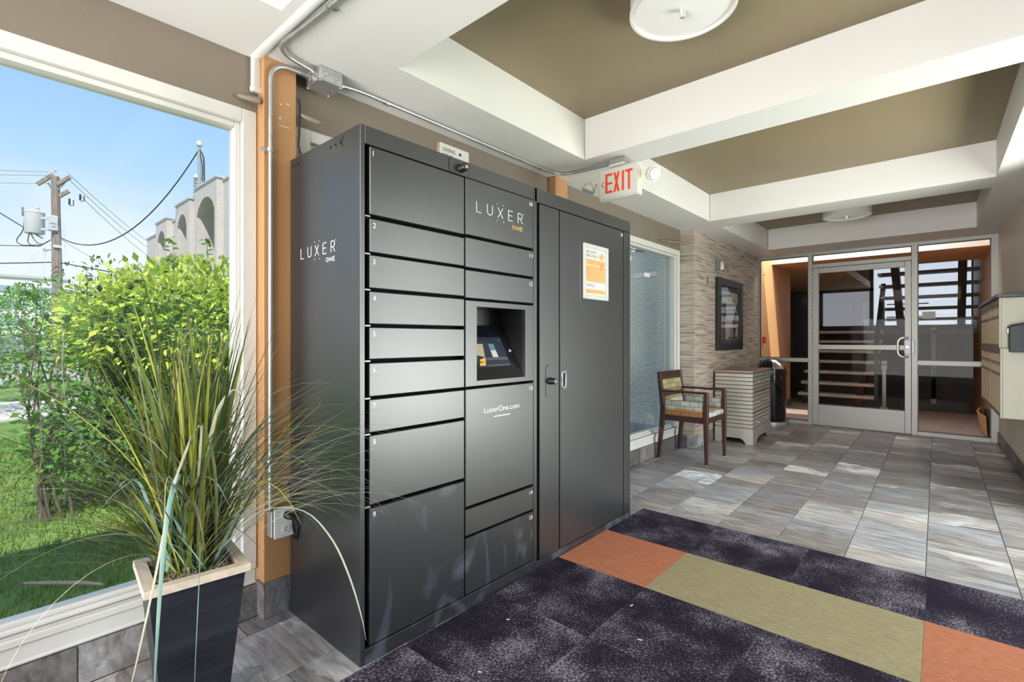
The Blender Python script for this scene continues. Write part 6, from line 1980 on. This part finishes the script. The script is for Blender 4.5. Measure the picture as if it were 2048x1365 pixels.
bay(-23.6, -22.1, 5.72, -23.35, -22.35, 5.36, 5.30, .4)
rec(-22.1, -20.98, 5.62, 5.5)
bay(-20.98, -19.4, 5.95, -20.75, -19.72, 5.56, 5.30, .42)
rec(-19.4, -18.85, 5.88, 5.5)
bay(-18.85, -16.76, 6.12, -18.6, -16.95, 5.70, 5.30, .50)
rec(-16.76, -15.5, 6.05, 5.5)
bay(-15.5, -13.2, 6.25, -15.3, -13.5, 5.85, 5.30, .50)
rec(-13.2, -12.0, 6.2, 5.5)
bay(-12.0, -9.8, 6.3, -11.8, -10.0, 5.9, 5.30, .50)
rec(-9.8, -5.0, 6.2, 5.30)
MB().box(-5.0, -2.37, 5.30, 6.4, GZ, 6.2).build('wall_section', M['stucco_brightened'], wg)
MB().box(-19.22, -19.02, 5.47, 5.5, 3.1, 4.15).build('slit_window', M['dark_glass'], wg)
MB().box(-24.75, -24.45, 5.47, 5.5, 4.35, 4.85).build('louvre_vent', M['coping'], wg)
MB().box(-23.66, -23.58, 5.40, 5.48, GZ, 5.4).build('downspout', M['steel_grey'], wg)
MB().box(-9.6, -2.4, 5.26, 5.30, GZ, .18).build('plinth', M['sidewalk'], wg)
ms = empty('roof_mast', (-19.05, 5.55, 5.9))
tag(ms, 'slim service mast with looped cables on the arched building roof', 'mast')
MB().tube([(-19.05, 5.50, 5.6), (-19.05, 5.50, 7.72)], .05, 8).build('mast_pole', M['galv'], ms, smooth=True)
MB().lathe([(0, 0), (.09, .02), (.10, .10), (.05, .18), (0, .2)], (-19.05, 5.50, 7.70), 10).build('weather_head', M['transformer'], ms, smooth=True)
MB().tube(bend([(-19.05, 5.50, 7.6), (-18.75, 5.55, 7.3), (-18.72, 5.55, 6.5), (-18.62, 5.55, 6.3), (-18.8, 5.5, 6.1), (-19.0, 5.5, 6.15)], 5, .2), .028, 6).tube(bend([(-19.05, 5.5, 7.55), (-18.9, 5.55, 7.1), (-18.92, 5.55, 6.5), (-18.75, 5.55, 6.4), (-18.7, 5.5, 6.3)], 5, .2), .02, 6).build('cable_loop', M['cable'], ms, smooth=True)
MB().lathe([(.10, 0), (.10, .62), (.13, .66), (.08, .78), (0, .80)], (-19.25, 5.50, 6.0), 12).build('vent_pipe', M['transformer'], ms, smooth=True)
for k in range(5):
    MB().bar((-19.36, 5.42, 6.05 + k * .12), (-19.14, 5.42, 6.12 + k * .12), .03, .02).build('vent_clip', M['steel_grey'], ms)
# cable and lamp on the stucco seen through the far window
wire('stucco_cable', catenary((-2.95, 5.285, 2.35), (-2.42, 5.285, 2.30), .14), .008, 'grey cable sagging across the stucco outside the far window', 'steel_grey')

# ------------------------------------------------------------------ far street: buildings and cars
def far_building(loc, sx, sy, h, m_, label, rows, cols, tower=None):
    x, y = loc
    r = empty('distant_building', (x, y, GZ)); tag(r, label, 'building')
    MB().box(x - sx / 2, x + sx / 2, y - sy / 2, y + sy / 2, GZ, h).build('walls', M[m_], r)
    MB().box(x - sx / 2 - .2, x + sx / 2 + .2, y - sy / 2 - .2, y + sy / 2 + .2, h, h + .35).build('roof', M['coping'], r)
    rh = h / (rows + .3)
    for i in range(rows):
        for j in range(cols):
            wy = sy / cols
            a = y - sy / 2 + j * wy
            f = MB().box(x + sx / 2 - .02, x + sx / 2 + .10, a + wy * .12, a + wy * .88, (i + .38) * rh, (i + .78) * rh).build('window', M['bldg_glass'], r)
    return r
far_building((-110, 3.5), 16, 16, 10.2, 'bldg_white', 'white modern block with wide window bands at the far left', 4, 4)
MB_ = far_building((-112, -8.2), 14, 6, 9.2, 'bldg_white', 'second white block at the left edge of the window', 4, 2)
far_building((-104, 17.5), 14, 9, 7.4, 'bldg_tan', 'tan low block beyond the utility pole', 3, 3)
def car(x, y, label, col):
    r = empty('parked_car', (x, y, GZ)); tag(r, label, 'car')
    L, W = 4.4, 1.75
    prof = [(-2.2, .35), (2.2, .35), (2.2, .72), (1.9, .85), (1.0, .92), (.45, 1.38), (-1.1, 1.42), (-1.75, .98), (-2.15, .92)]
    MB().prism([(y + p[0], GZ + p[1]) for p in prof], 'x', x - W / 2, x + W / 2).build('body', M[col], r, bevel=.05)
    MB().prism([(y + p[0], GZ + p[1]) for p in ((.85, .95), (.40, 1.33), (-1.05, 1.36), (-1.55, 1.0))], 'x', x - W / 2 - .01, x + W / 2 + .01).build('window', M['car_glass'], r)
    for dy in (-1.35, 1.35):
        for s in (-1, 1):
            MB().lathe([(0, -.1), (.30, -.1), (.32, 0), (.30, .1), (0, .1)], (x + s * (W / 2 - .08), y + dy, GZ + .32), 16, axis='x').build('wheel', M['tyre'], r, smooth=True)
car(-37, 1.3, 'grey-blue car parked across the street at the far left', 'car_blue')
car(-38.5, 7.6, 'pale car parked across the street behind the saplings', 'bldg_white')
